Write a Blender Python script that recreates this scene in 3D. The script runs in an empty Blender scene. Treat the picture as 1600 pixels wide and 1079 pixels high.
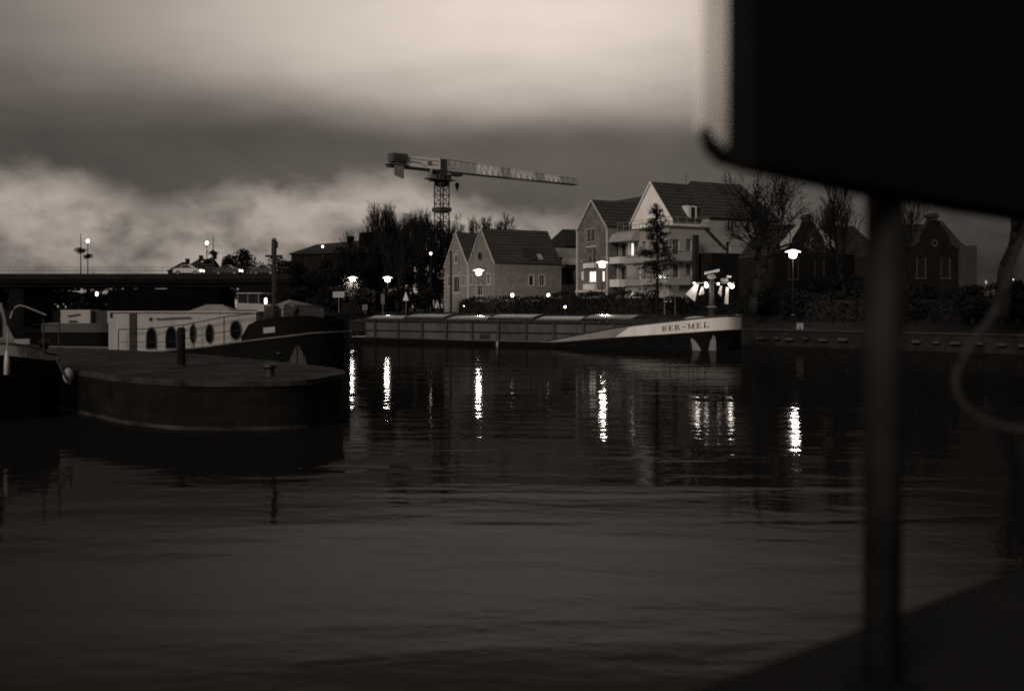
import bpy, math, random
import numpy as np
from mathutils import Vector, Matrix
R = math.radians
scene = bpy.context.scene
COL = scene.collection

# ------------------------------------------------------------------ camera
F = 1556.0; EYE = 3.0
cam_d = bpy.data.cameras.new("camera"); cam = bpy.data.objects.new("camera", cam_d); COL.objects.link(cam)
cam.location = (0, 0, EYE); cam.rotation_euler = (R(90), 0, 0)
cam_d.lens = 35; cam_d.sensor_width = 36; cam_d.shift_y = -0.0372
cam_d.clip_start = 0.05; cam_d.clip_end = 5000
cam_d.dof.use_dof = True; cam_d.dof.focus_distance = 75; cam_d.dof.aperture_fstop = 1.4
scene.camera = cam
scene.view_settings.view_transform = 'Standard'; scene.view_settings.look = 'None'
scene.view_settings.exposure = 0.0; scene.view_settings.gamma = 1.0
scene.cycles.use_denoising = False
scene.cycles.sample_clamp_indirect = 1.2
scene.cycles.filter_width = 1.9
scene.cycles.max_bounces = 6

# ------------------------------------------------------------------ world: heavy dusk clouds
SUN_AZ, SUN_EL = R(-150), R(24)       # azimuth from +Y towards +X: behind the camera, to the left
world = bpy.data.worlds.new("World"); scene.world = world; world.use_nodes = True
def build_world():
    nt = world.node_tree; N = nt.nodes; L = nt.links
    for n in list(N): N.remove(n)
    def m(op, a, b=None, c=None, clamp=False):
        n = N.new('ShaderNodeMath'); n.operation = op; n.use_clamp = clamp
        for i, x in enumerate((a, b, c)):
            if x is None: continue
            if isinstance(x, (int, float)): n.inputs[i].default_value = x
            else: L.new(x, n.inputs[i])
        return n.outputs[0]
    def sstep(x, lo, hi):
        n = N.new('ShaderNodeMapRange'); n.interpolation_type = 'SMOOTHSTEP'
        L.new(x, n.inputs['Value']); n.inputs['From Min'].default_value = lo; n.inputs['From Max'].default_value = hi
        return n.outputs['Result']
    def noise(vec, scale, det=5, rough=.55, dist=0.0):
        n = N.new('ShaderNodeTexNoise'); n.inputs['Scale'].default_value = scale; n.inputs['Detail'].default_value = det
        n.inputs['Roughness'].default_value = rough; n.inputs['Distortion'].default_value = dist
        L.new(vec, n.inputs['Vector']); return n.outputs['Fac']
    tc = N.new('ShaderNodeTexCoord'); sp = N.new('ShaderNodeSeparateXYZ'); L.new(tc.outputs['Generated'], sp.inputs[0])
    x, y, z = sp.outputs
    az = m('ARCTAN2', x, y)
    rr = m('SQRT', m('ADD', m('MULTIPLY', x, x), m('MULTIPLY', y, y)))
    t = m('DIVIDE', z, m('MAXIMUM', rr, 0.001))
    def vec(kx, ky, off=0.0):
        c = N.new('ShaderNodeCombineXYZ'); L.new(m('MULTIPLY', az, kx), c.inputs[0]); L.new(m('MULTIPLY', t, ky), c.inputs[1]); c.inputs[2].default_value = off
        return c.outputs[0]
    nA = noise(vec(3.2, 11, 1.7), 1.0, 5, .5)             # broad soft streaks
    nB = noise(vec(10, 15, 4.2), 1.0, 7, .52, .15)        # billows of the low cloud
    nC = noise(vec(2.2, 6, 9.1), 1.0, 3, .5)
    nD = noise(vec(32, 44, 3.0), 1.0, 6, .58, .2)
    nE = noise(vec(17, 26, 7.7), 1.0, 6, .55, .2)
    tw = m('ADD', t, m('MULTIPLY', m('SUBTRACT', nA, .5), .07))
    # upper sheet, brightest ahead and a little right of centre
    ga = m('DIVIDE', m('SUBTRACT', az, -0.0), .36)
    G = m('POWER', 2.718, m('MULTIPLY', m('MULTIPLY', ga, ga), -1.0))
    front = sstep(m('ABSOLUTE', az), 1.9, .9)
    T = sstep(tw, .155, .275)
    fall = m('SUBTRACT', 1.0, m('MULTIPLY', sstep(t, .295, .40), .86))
    upper = m('MULTIPLY', m('MULTIPLY', m('ADD', m('MULTIPLY', G, .60), .05), T), m('ADD', m('ADD', m('MULTIPLY', nC, .75), .54), m('MULTIPLY', nB, .16)))
    upper = m('MULTIPLY', upper, fall)
    upper = m('MULTIPLY', upper, front)
    # low bright break between the dark sheet and the horizon, left of centre
    # height of the cloud base over the bright break, by compass direction
    rampn = N.new('ShaderNodeValToRGB'); rampn.color_ramp.interpolation = 'B_SPLINE'
    mrn = N.new('ShaderNodeMapRange'); L.new(az, mrn.inputs['Value']); mrn.inputs['From Min'].default_value = -.6; mrn.inputs['From Max'].default_value = .3
    L.new(mrn.outputs[0], rampn.inputs['Fac'])
    stops = [(-.56, .12), (-.47, .118), (-.405, .127), (-.355, .088), (-.315, .088), (-.262, .126), (-.20, .116), (-.115, .134), (-.06, .118), (.0, .088), (.05, .094), (.10, .102), (.2, .09)]
    el = rampn.color_ramp.elements
    while len(el) < len(stops): el.new(.5)
    for e, (a_, t_) in zip(el, stops): e.position = (a_ + .6) / .9; v_ = t_ / .2; e.color = (v_, v_, v_, 1)
    curve = m('MULTIPLY', rampn.outputs['Color'], .2)
    edge = m('SUBTRACT', m('ADD', t, m('ADD', m('MULTIPLY', m('SUBTRACT', nB, .5), .060), m('MULTIPLY', m('SUBTRACT', nD, .5), .030))), curve)
    Lc = sstep(edge, .018, -.018)
    left = sstep(m('ADD', az, m('MULTIPLY', m('SUBTRACT', nC, .5), .25)), .16, .0)
    puff = m('SUBTRACT', 1.0, m('ABSOLUTE', m('MULTIPLY', m('SUBTRACT', nE, .5), 4.0)))
    bill = m('ADD', m('MULTIPLY', sstep(nB, .38, .60), .17), m('MULTIPLY', sstep(puff, .2, 1.0), .085))
    bill = m('ADD', bill, m('MULTIPLY', sstep(nD, .35, .65), .06))
    haze = m('MULTIPLY', sstep(edge, -.045, -.005), .035)
    lower = m('MULTIPLY', m('MULTIPLY', Lc, m('ADD', m('ADD', bill, .03), haze)), m('ADD', m('MULTIPLY', left, .90), .10))
    lower = m('MULTIPLY', lower, front)
    base = m('ADD', .064, m('ADD', m('MULTIPLY', m('SUBTRACT', nA, .5), .05), m('MULTIPLY', m('SUBTRACT', nE, .5), .035)))
    base = m('ADD', base, m('MULTIPLY', m('MULTIPLY', G, .045), sstep(t, .03, .15)))
    base = m('MULTIPLY', base, m('SUBTRACT', 1.0, m('MULTIPLY', sstep(az, .29, .46), .72)))
    # overcast dome overhead and behind the camera
    dome = m('MULTIPLY', sstep(t, .45, 1.6), .10)
    back = m('MULTIPLY', sstep(m('ABSOLUTE', az), 1.2, 2.4), m('MULTIPLY', sstep(t, -.02, .4), .07))
    lum = m('ADD', m('ADD', m('ADD', upper, lower), base), m('ADD', dome, back))
    sky = N.new('ShaderNodeTexSky'); sky.sky_type = 'NISHITA'; sky.sun_disc = False
    sky.sun_elevation = SUN_EL; sky.sun_rotation = SUN_AZ % (2 * math.pi); sky.dust_density = 4
    bw = N.new('ShaderNodeRGBToBW'); L.new(sky.outputs[0], bw.inputs[0])
    total = m('ADD', m('MULTIPLY', lum, 10.0), m('MULTIPLY', bw.outputs[0], .01))
    tint = N.new('ShaderNodeMix'); tint.data_type = 'RGBA'; tint.blend_type = 'MULTIPLY'; tint.inputs['Factor'].default_value = 1.0
    L.new(total, tint.inputs['A']); tint.inputs['B'].default_value = (1.0, .865, .755, 1)
    bg = N.new('ShaderNodeBackground'); bg.inputs['Strength'].default_value = 0.1
    L.new(tint.outputs['Result'], bg.inputs['Color'])
    out = N.new('ShaderNodeOutputWorld'); L.new(bg.outputs[0], out.inputs['Surface'])
build_world()

sun_d = bpy.data.lights.new("sun", 'SUN'); sun_d.energy = 1.3; sun_d.angle = R(18); sun_d.color = (1.0, .87, .77)
sun = bpy.data.objects.new("sun", sun_d); COL.objects.link(sun)
sd = Vector((math.sin(SUN_AZ) * math.cos(SUN_EL), math.cos(SUN_AZ) * math.cos(SUN_EL), math.sin(SUN_EL)))
sun.rotation_euler = (-sd).to_track_quat('-Z', 'Y').to_euler(); sun.location = sd * 300

# ------------------------------------------------------------------ helpers
def P(px, py, d): return Vector(((px - 800) / F * d, d, EYE + (480 - py) / F * d))
def GX(px, d): return (px - 800) / F * d
def Z(py, d): return EYE + (480 - py) / F * d
def wall_at(O, U, px):
    """distance along the horizontal line O + U*w at which it crosses photo column px"""
    r = (px - 800) / F
    return (r * O[1] - O[0]) / (U[0] - r * U[1])

_mats = {}
def mat(name, v, rough=.8, var=.25, scale=2.0, bump=0.0, metal=0.0, emit=0.0, rows=0.0, brick=0.0, spec=None, streak=0.0):
    if name in _mats: return _mats[name]
    if spec is None: spec = .12 if rough >= .8 else .35
    M = bpy.data.materials.new(name); M.use_nodes = True; nt = M.node_tree; N = nt.nodes; L = nt.links
    b = N['Principled BSDF']; b.inputs['Roughness'].default_value = rough; b.inputs['Metallic'].default_value = metal
    b.inputs['Specular IOR Level'].default_value = spec
    tc = N.new('ShaderNodeTexCoord')
    n = N.new('ShaderNodeTexNoise'); n.inputs['Scale'].default_value = scale; n.inputs['Detail'].default_value = 6; n.inputs['Roughness'].default_value = .62
    L.new(tc.outputs['Object'], n.inputs['Vector'])
    if streak:
        mp = N.new('ShaderNodeMapping'); mp.inputs['Scale'].default_value = (1, 1, streak); L.new(tc.outputs['Object'], mp.inputs['Vector']); L.new(mp.outputs[0], n.inputs['Vector'])
    r = N.new('ShaderNodeValToRGB'); L.new(n.outputs['Fac'], r.inputs['Fac'])
    def c(k): k = max(0.0, k); return (k, k * .97, k * .93, 1)
    r.color_ramp.elements[0].position = .28; r.color_ramp.elements[0].color = c(v * (1 - var))
    r.color_ramp.elements[1].position = .72; r.color_ramp.elements[1].color = c(v * (1 + var))
    colour = r.outputs['Color']; height = None
    if rows or brick:
        sp = N.new('ShaderNodeSeparateXYZ'); L.new(tc.outputs['Object'], sp.inputs[0])
        ad = N.new('ShaderNodeMath'); ad.operation = 'ADD'; L.new(sp.outputs[0], ad.inputs[0]); L.new(sp.outputs[1], ad.inputs[1])
        cb = N.new('ShaderNodeCombineXYZ'); L.new(ad.outputs[0], cb.inputs[0]); L.new(sp.outputs[2], cb.inputs[1])
        k = N.new('ShaderNodeTexBrick'); L.new(cb.outputs[0], k.inputs['Vector'])
        if rows:
            k.inputs['Scale'].default_value = 1; k.inputs['Brick Width'].default_value = rows * 6; k.inputs['Row Height'].default_value = rows
            k.inputs['Mortar Size'].default_value = rows * .19; k.inputs['Color1'].default_value = c(.85); k.inputs['Color2'].default_value = c(1.1); k.inputs['Mortar'].default_value = c(.40)
        else:
            k.inputs['Scale'].default_value = 1; k.inputs['Brick Width'].default_value = brick * 2.6; k.inputs['Row Height'].default_value = brick
            k.inputs['Mortar Size'].default_value = brick * .13; k.inputs['Color1'].default_value = c(.72); k.inputs['Color2'].default_value = c(1.2); k.inputs['Mortar'].default_value = c(1.05)
        mx = N.new('ShaderNodeMix'); mx.data_type = 'RGBA'; mx.blend_type = 'MULTIPLY'; mx.inputs['Factor'].default_value = 1
        L.new(colour, mx.inputs['A']); L.new(k.outputs['Color'], mx.inputs['B']); colour = mx.outputs['Result']
    if bump:
        bp = N.new('ShaderNodeBump'); bp.inputs['Distance'].default_value = bump; bp.inputs['Strength'].default_value = .7
        L.new(n.outputs['Fac'], bp.inputs['Height']); L.new(bp.outputs[0], b.inputs['Normal'])
    L.new(colour, b.inputs['Base Color'])
    if emit:
        b.inputs['Emission Color'].default_value = (1, .90, .80, 1); b.inputs['Emission Strength'].default_value = emit
    _mats[name] = M
    return M
def glass(name, v=.015):
    return mat(name, v, rough=.08, var=.3, scale=.4, spec=.6)

M_white = mat('white_paint', .78, .45, .16, 1.6, streak=.2)
M_offwhite = mat('weathered_white_paint', .33, .5, .18, 1.6, streak=.25)
M_render = mat('pale_render', .85, .85, .07, .6)
M_beige = mat('beige_render', .30, .85, .14, .5, streak=.4)
M_balc = mat('balcony_white', .62, .7, .12, 1.0)
M_brick = mat('dark_brick', .13, .9, .35, .8, brick=.14)
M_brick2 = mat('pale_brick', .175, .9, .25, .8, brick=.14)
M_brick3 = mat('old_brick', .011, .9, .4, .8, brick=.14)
M_tile = mat('roof_tile', .045, .6, .25, .7, rows=.42)
M_tile2 = mat('old_roof_tile', .016, .7, .3, .7, rows=.4)
M_verge = mat('pale_verge', .42, .7, .15, 1)
M_frame = mat('window_frame_paint', .34, .6, .1, 1)
M_glass = glass('window_glass')
M_lit = mat('lit_window', .6, .5, .25, 1.2, emit=1.3)
M_dim = mat('dim_lit_window', .5, .5, .3, 1.5, emit=.22)
M_dark = mat('black_metal', .02, .5, .3, 3)
M_black = mat('black_board', .006, .9, .3, 3, spec=.1)
M_steel = mat('grey_steel', .22, .5, .25, 1.2, metal=.0)
M_wetsteel = mat('wet_hatch_steel', .085, .2, .3, 1.0, spec=.7)
M_coam = mat('coaming_paint', .07, .55, .5, .7, streak=.3)
M_greyhull = mat('grey_bulwark_paint', .24, .5, .2, .8)
M_blackhull = mat('black_hull_paint', .005, .6, .5, 1.2, spec=.06)
M_rail = mat('rub_rail_paint', .11, .5, .3, 2)
M_stone = mat('quay_stone', .02, .9, .5, .9, bump=.02)
M_paving = mat('pier_paving', .026, .95, .75, .7, bump=.03)
M_kerb = mat('pier_kerb_stone', .14, .9, .4, 1.4, bump=.01)
M_conc = mat('concrete', .035, .9, .3, .6)
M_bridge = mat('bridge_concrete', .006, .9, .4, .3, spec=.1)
M_bark = mat('bark', .013, .95, .4, 3, bump=.01, spec=.1)
M_twig = mat('twigs', .012, .95, .4, 3, spec=.1)
M_leaf = mat('dark_leaves', .010, .9, .5, .8, spec=.1)
M_fir = mat('fir_needles', .010, .9, .5, 2, spec=.1)
M_soil = mat('bank_ground', .010, .95, .4, .2)
M_lamp = mat('lamp_glass', .8, .4, .05, 1, emit=9.0)
M_lampcap = mat('lamp_cap', .8, .5, .05, 1, emit=2.2)
M_globe = mat('globe_light', .8, .4, .05, 1, emit=6.0)
M_head = mat('headlamp', .8, .4, .05, 1, emit=7.0)
M_cloth = mat('white_pennant_cloth', .7, .9, .1, 2)
M_cranew = mat('crane_white', .88, .5, .12, 1)
M_craneg = mat('crane_grey', .20, .6, .25, 1)
M_craned = mat('crane_dark', .055, .6, .25, 1)
M_ink = mat('lettering_paint', .05, .6, .2, 3)
M_cable = mat('cable_sheath', .022, .7, .2, 3)
M_car = mat('car_paint_white', .6, .3, .05, 2)
M_cardk = mat('car_paint_dark', .05, .3, .1, 2)
M_tyre = mat('tyre_rubber', .015, .9, .2, 5)
M_tarp = mat('grey_tarpaulin', .20, .8, .2, 1.4, bump=.02)
M_sign = mat('sign_face', .55, .6, .15, 2)

class MB:
    def __init__(s): s.v = []; s.f = []
    def add(s, vs, fs):
        o = len(s.v); s.v.extend(tuple(p) for p in vs); s.f.extend(tuple(i + o for i in f) for f in fs); return s
    def quad(s, *p): return s.add(p, [tuple(range(len(p)))])
    def box(s, x0, x1, y0, y1, z0, z1):
        return s.add([(x0, y0, z0), (x1, y0, z0), (x1, y1, z0), (x0, y1, z0), (x0, y0, z1), (x1, y0, z1), (x1, y1, z1), (x0, y1, z1)],
                     [(0, 3, 2, 1), (4, 5, 6, 7), (0, 1, 5, 4), (1, 2, 6, 5), (2, 3, 7, 6), (3, 0, 4, 7)])
    def prism(s, pts, vec):
        n = len(pts); vec = Vector(vec); a = [Vector(p) for p in pts]; b = [p + vec for p in a]
        return s.add(a + b, [tuple(range(n))[::-1], tuple(range(n, 2 * n))] + [(i, (i + 1) % n, n + (i + 1) % n, n + i) for i in range(n)])
    def tube(s, pts, rad, n=6, cap=True):
        pts = [Vector(p) for p in pts]
        if not hasattr(rad, '__len__'): rad = [rad] * len(pts)
        vs = []; fs = []
        for i, p in enumerate(pts):
            d = (pts[min(i + 1, len(pts) - 1)] - pts[max(i - 1, 0)])
            d = d.normalized() if d.length > 1e-9 else Vector((0, 0, 1))
            a = d.cross(Vector((0, 0, 1)) if abs(d.z) < .9 else Vector((1, 0, 0))).normalized(); b = d.cross(a)
            for k in range(n):
                w = 2 * math.pi * k / n
                vs.append(p + (a * math.cos(w) + b * math.sin(w)) * rad[i])
        for i in range(len(pts) - 1):
            for k in range(n):
                fs.append((i * n + k, i * n + (k + 1) % n, (i + 1) * n + (k + 1) % n, (i + 1) * n + k))
        if cap: fs.append(tuple(range(n))[::-1]); fs.append(tuple(range((len(pts) - 1) * n, len(pts) * n)))
        return s.add(vs, fs)
    def lathe(s, prof, c=(0, 0, 0), n=16, ax='z'):
        vs = []; fs = []
        for (r, h) in prof:
            for k in range(n):
                w = 2 * math.pi * k / n; a, b = r * math.cos(w), r * math.sin(w)
                q = (a, b, h) if ax == 'z' else ((h, a, b) if ax == 'x' else (a, h, b))
                vs.append((c[0] + q[0], c[1] + q[1], c[2] + q[2]))
        for i in range(len(prof) - 1):
            for k in range(n): fs.append((i * n + k, i * n + (k + 1) % n, (i + 1) * n + (k + 1) % n, (i + 1) * n + k))
        fs.append(tuple(range(n))[::-1]); fs.append(tuple(range((len(prof) - 1) * n, len(prof) * n)))
        return s.add(vs, fs)
    def slab(s, a, b, c, d, th):
        a, b, c, d = map(Vector, (a, b, c, d)); nrm = (b - a).cross(d - a).normalized()
        if nrm.z < 0: nrm = -nrm
        return s.prism([a, b, c, d], nrm * th)
    def leaves(s, rng, n, fn, size):
        for _ in range(n):
            p = Vector(fn(rng)); a = Vector((rng.gauss(0, 1), rng.gauss(0, 1), rng.gauss(0, 1))).normalized()
            b = a.cross(Vector((rng.gauss(0, 1), rng.gauss(0, 1), rng.gauss(0, 1)))).normalized()
            k = size * rng.uniform(.5, 1.3)
            s.quad(p - a * k - b * k * .5, p + a * k * .2 - b * k * .6, p + a * k + b * k * .1, p - a * k * .1 + b * k * .6)
        return s
    def build(s, name, m, parent=None, smooth=False):
        me = bpy.data.meshes.new(name); me.from_pydata(s.v, [], s.f); me.update()
        me.materials.append(m)
        if smooth: me.polygons.foreach_set('use_smooth', [True] * len(me.polygons))
        o = bpy.data.objects.new(name, me); COL.objects.link(o)
        if parent: o.parent = parent
        return o
def tag(o, label=None, cat=None, group=None, kind=None):
    if label: o['label'] = label
    if cat: o['category'] = cat
    if group: o['group'] = group
    if kind: o['kind'] = kind
    return o
def thing(name, label, cat, loc=(0, 0, 0), rz=0.0, group=None):
    o = bpy.data.objects.new(name, None); COL.objects.link(o); o.empty_display_size = .3
    o.location = loc; o.rotation_euler = (0, 0, rz)
    return tag(o, label, cat, group)
def copy_tree(o, parent=None):
    c = o.copy(); COL.objects.link(c)
    if parent: c.parent = parent
    for ch in list(o.children): copy_tree(ch, c)
    return c

# ------------------------------------------------------------------ setting: water, ground, pier, near quay
def build_water():
    mb = MB(); xs = [-1500, -200, -60, 0, 60, 200, 1500]; ys = [-60, 0, 40, 120, 300, 1500]
    vs = [(x, y, 0) for y in ys for x in xs]; n = len(xs)
    mb.add(vs, [(j * n + i, j * n + i + 1, (j + 1) * n + i + 1, (j + 1) * n + i) for j in range(len(ys) - 1) for i in range(n - 1)])
    M = bpy.data.materials.new('canal_water'); M.use_nodes = True; nt = M.node_tree; N = nt.nodes; L = nt.links
    for q in list(N): N.remove(q)
    tc = N.new('ShaderNodeTexCoord')
    def layer(sx, sy, rot, scale, det, dist):
        mp = N.new('ShaderNodeMapping'); mp.inputs['Scale'].default_value = (sx, sy, 1); mp.inputs['Rotation'].default_value = (0, 0, rot); L.new(tc.outputs['Object'], mp.inputs['Vector'])
        n = N.new('ShaderNodeTexNoise'); n.inputs['Scale'].default_value = scale; n.inputs['Detail'].default_value = det; n.inputs['Distortion'].default_value = dist
        L.new(mp.outputs[0], n.inputs['Vector']); return n.outputs['Fac']
    a = layer(.45, 1, R(14), 1.9, 2.0, .3)
    b = layer(.22, 1, R(-10), .42, 2.0, .6)
    c = layer(.8, 1, R(35), 4.5, 2.0, .4)
    calm = layer(.25, 1, R(12), .07, 2.0, .5)
    mr = N.new('ShaderNodeMapRange'); L.new(calm, mr.inputs['Value']); mr.inputs['From Min'].default_value = .38; mr.inputs['From Max'].default_value = .62; mr.inputs['To Min'].default_value = .35; mr.inputs['To Max'].default_value = 1.2
    def mm(op, x, y):
        q = N.new('ShaderNodeMath'); q.operation = op
        for i, k in enumerate((x, y)):
            if isinstance(k, (int, float)): q.inputs[i].default_value = k
            else: L.new(k, q.inputs[i])
        return q.outputs[0]
    h = mm('ADD', mm('ADD', mm('MULTIPLY', mm('MULTIPLY', a, mr.outputs[0]), .0088), mm('MULTIPLY', b, .034)), mm('MULTIPLY', mm('MULTIPLY', c, mr.outputs[0]), .0026))
    bp = N.new('ShaderNodeBump'); bp.inputs['Strength'].default_value = 1; bp.inputs['Distance'].default_value = 1.0; L.new(h, bp.inputs['Height'])
    fr = N.new('ShaderNodeFresnel'); fr.inputs['IOR'].default_value = 1.33; L.new(bp.outputs[0], fr.inputs['Normal'])
    gl = N.new('ShaderNodeBsdfGlossy'); gl.inputs['Roughness'].default_value = .03; gl.inputs['Color'].default_value = (.62, .61, .60, 1); L.new(bp.outputs[0], gl.inputs['Normal'])
    df = N.new('ShaderNodeBsdfDiffuse'); df.inputs['Color'].default_value = (.012, .0115, .011, 1)
    mx = N.new('ShaderNodeMixShader'); L.new(mm('MULTIPLY', fr.outputs[0], .48), mx.inputs[0]); L.new(df.outputs[0], mx.inputs[1]); L.new(gl.outputs[0], mx.inputs[2])
    o = N.new('ShaderNodeOutputMaterial'); L.new(mx.outputs[0], o.inputs['Surface'])
    tag(mb.build('water', M), kind='structure')
build_water()

Q0 = Vector((23, 75, 0)); QU = Vector((.63, -.7766, 0)); QN = Vector((.7766, .63, 0))
def Q(t, o, z=0): p = Q0 + QU * t + QN * o; return Vector((p.x, p.y, z))
def build_ground():
    mb = MB(); offs = [(0, -1), (0, 1.15), (3, 1.2), (8.5, 2.3), (1200, 2.3)]
    ts = [-75, -50, -25, 0, 25, 60, 110, 600]
    vs = [Q(t, o, z) for (o, z) in offs for t in ts]; n = len(ts)
    mb.add(vs, [(j * n + i, j * n + i + 1, (j + 1) * n + i + 1, (j + 1) * n + i) for j in range(len(offs) - 1) for i in range(n - 1)])
    ring = [Q(-75, 0), Vector((-33, 137, 0)), Vector((-33, 186, 0)), Vector((-900, 186, 0)), Vector((-900, 1600, 0)), Q(-75, 1200)]
    top = [Vector((p.x, p.y, 2.296)) for p in ring]; mb.quad(*top)
    for i in range(3): a, b = ring[i], ring[i + 1]; mb.quad((a.x, a.y, -1), (b.x, b.y, -1), (b.x, b.y, 2.296), (a.x, a.y, 2.296))
    a = Q(-75, 0); b = Q(-75, 8.5); mb.quad((a.x, a.y, 0), (b.x, b.y, 0), (b.x, b.y, 2.296), (a.x, a.y, 2.296))
    tag(mb.build('ground', M_soil), kind='structure')
    # quay wall facing along the right bank with its capping
    k = MB()
    a, b = Q(-75, -.25), Q(110, -.25); c, d = Q(110, .35), Q(-75, .35)
    k.prism([(p.x, p.y, 1.16) for p in (a, b, c, d)], (0, 0, .14))
    w = thing('quay_wall', 'long dark quay wall with pale capping along the far bank', 'quay wall')
    k.build('capping', M_conc, w)
    k = MB(); a, b = Q(-75, -.12), Q(110, -.12); c, d = Q(110, -.02), Q(-75, -.02)
    k.prism([(p.x, p.y, -1) for p in (a, b, c, d)], (0, 0, 2.155)); k.build('wall_face', M_stone, w)
    # timber fender blocks bolted to the face, a row of pale ends
    for i, t in enumerate(np.arange(-5, 24, 1.45)):
        fr_ = random.Random(i * 7 + 1)
        if fr_.random() < .10: continue
        p = Q(t + fr_.uniform(-.15, .15), -.30); q = MB()
        ax = QU * fr_.uniform(.2, .38); ay = QN * .17
        q.prism([p - ax - ay, p + ax - ay, p + ax + ay, p - ax + ay], (0, 0, .17))
        o = q.build('fender_block', mat('fender_end', .06, .8, .7, .6), w); o.location.z = .52 + fr_.uniform(-.05, .05)
build_ground()

PIER_Z = 1.21
def build_pier():
    def g(px, py): d = (EYE - PIER_Z) * F / (py - 480); return Vector((GX(px, d), d, 0))
    front = [(60, 566), (110, 577), (140, 582), (180, 587.5), (240, 592), (300, 594.5), (380, 595.5), (440, 594.5), (490, 591), (517, 587), (530, 583.5)]
    back = [(533, 580.5), (526, 576), (500, 572), (440, 565), (350, 557.5), (270, 551), (200, 547), (130, 545)]
    pts = [g(*p) for p in front + back]
    pts = [Vector((-60, 28, 0))] + pts + [Vector((-60, 60, 0))]
    # smooth the outline a little by corner cutting
    jr = random.Random(4); pts = [p + Vector((jr.uniform(-.12, .12), jr.uniform(-.12, .12), 0)) for p in pts]
    for _ in range(2):
        q = []
        for i in range(len(pts)):
            a, b = pts[i], pts[(i + 1) % len(pts)]; q += [a * .75 + b * .25, a * .25 + b * .75]
        pts = q
    root = thing('stone_pier', 'low rounded stone pier head standing in the dark water', 'pier')
    c = MB(); c.prism([(p.x, p.y, -1.0) for p in pts], (0, 0, 1.0 + PIER_Z - .02)); c.build('pier_wall', mat('pier_stone', .010, .95, .75, .8, bump=.06, spec=.1, brick=.3), root)
    ctr = sum(pts, Vector()) / len(pts)
    def inset(p, k): d = (ctr - p); return p + d.normalized() * k
    n = len(pts); outer = [inset(p, -.07) for p in pts]; inner = [inset(p, .34) for p in pts]
    kb = MB(); vs = [(p.x, p.y, PIER_Z - .14) for p in outer] + [(p.x, p.y, PIER_Z) for p in outer] + [(p.x, p.y, PIER_Z + .004) for p in inner]
    kb.add(vs, [(i, (i + 1) % n, n + (i + 1) % n, n + i) for i in range(n)] + [(n + i, n + (i + 1) % n, 2 * n + (i + 1) % n, 2 * n + i) for i in range(n)])
    kb.build('kerb', mat('pier_kerb', .036, .9, .9, 1.1, bump=.05, spec=.12), root)
    f = MB(); f.add([(p.x, p.y, PIER_Z + .002) for p in [inset(p, .33) for p in pts]], [tuple(range(n))])
    f.build('paving', M_paving, root)
    s = MB(); s.add([(inset(p, -.03).x, inset(p, -.03).y, z) for z in (-.1, .10) for p in pts], [(i, (i + 1) % n, n + (i + 1) % n, n + i) for i in range(n)])
    s.build('waterline_ledge', mat('ledge_stone', .035, .9, .95, .5), root)
    # bollards
    d = 1.79 * F / 92
    b = thing('mooring_post', 'tall dark wooden post upright on the stone pier', 'mooring post', (GX(283, d), d, PIER_Z))
    m = MB(); m.lathe([(.125, 0), (.125, 1.1), (.115, 1.15), (.06, 1.19)], n=14); m.build('post', M_bark, b)
    m = MB(); m.lathe([(.17, 0), (.17, .05)], n=14); m.build('base_plate', M_dark, b)
    d = 1.79 * F / 108
    b = thing('mooring_bollard', 'squat dark mooring bollard near the rounded tip of the pier', 'bollard', (GX(421, d), d, PIER_Z))
    m = MB(); m.lathe([(.16, 0), (.13, .06), (.12, .2)], n=14); m.build('stem', M_dark, b)
    m = MB(); m.lathe([(.13, .2), (.21, .25), (.2, .31), (.1, .34)], n=14); m.build('cap', M_dark, b)
build_pier()

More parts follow.
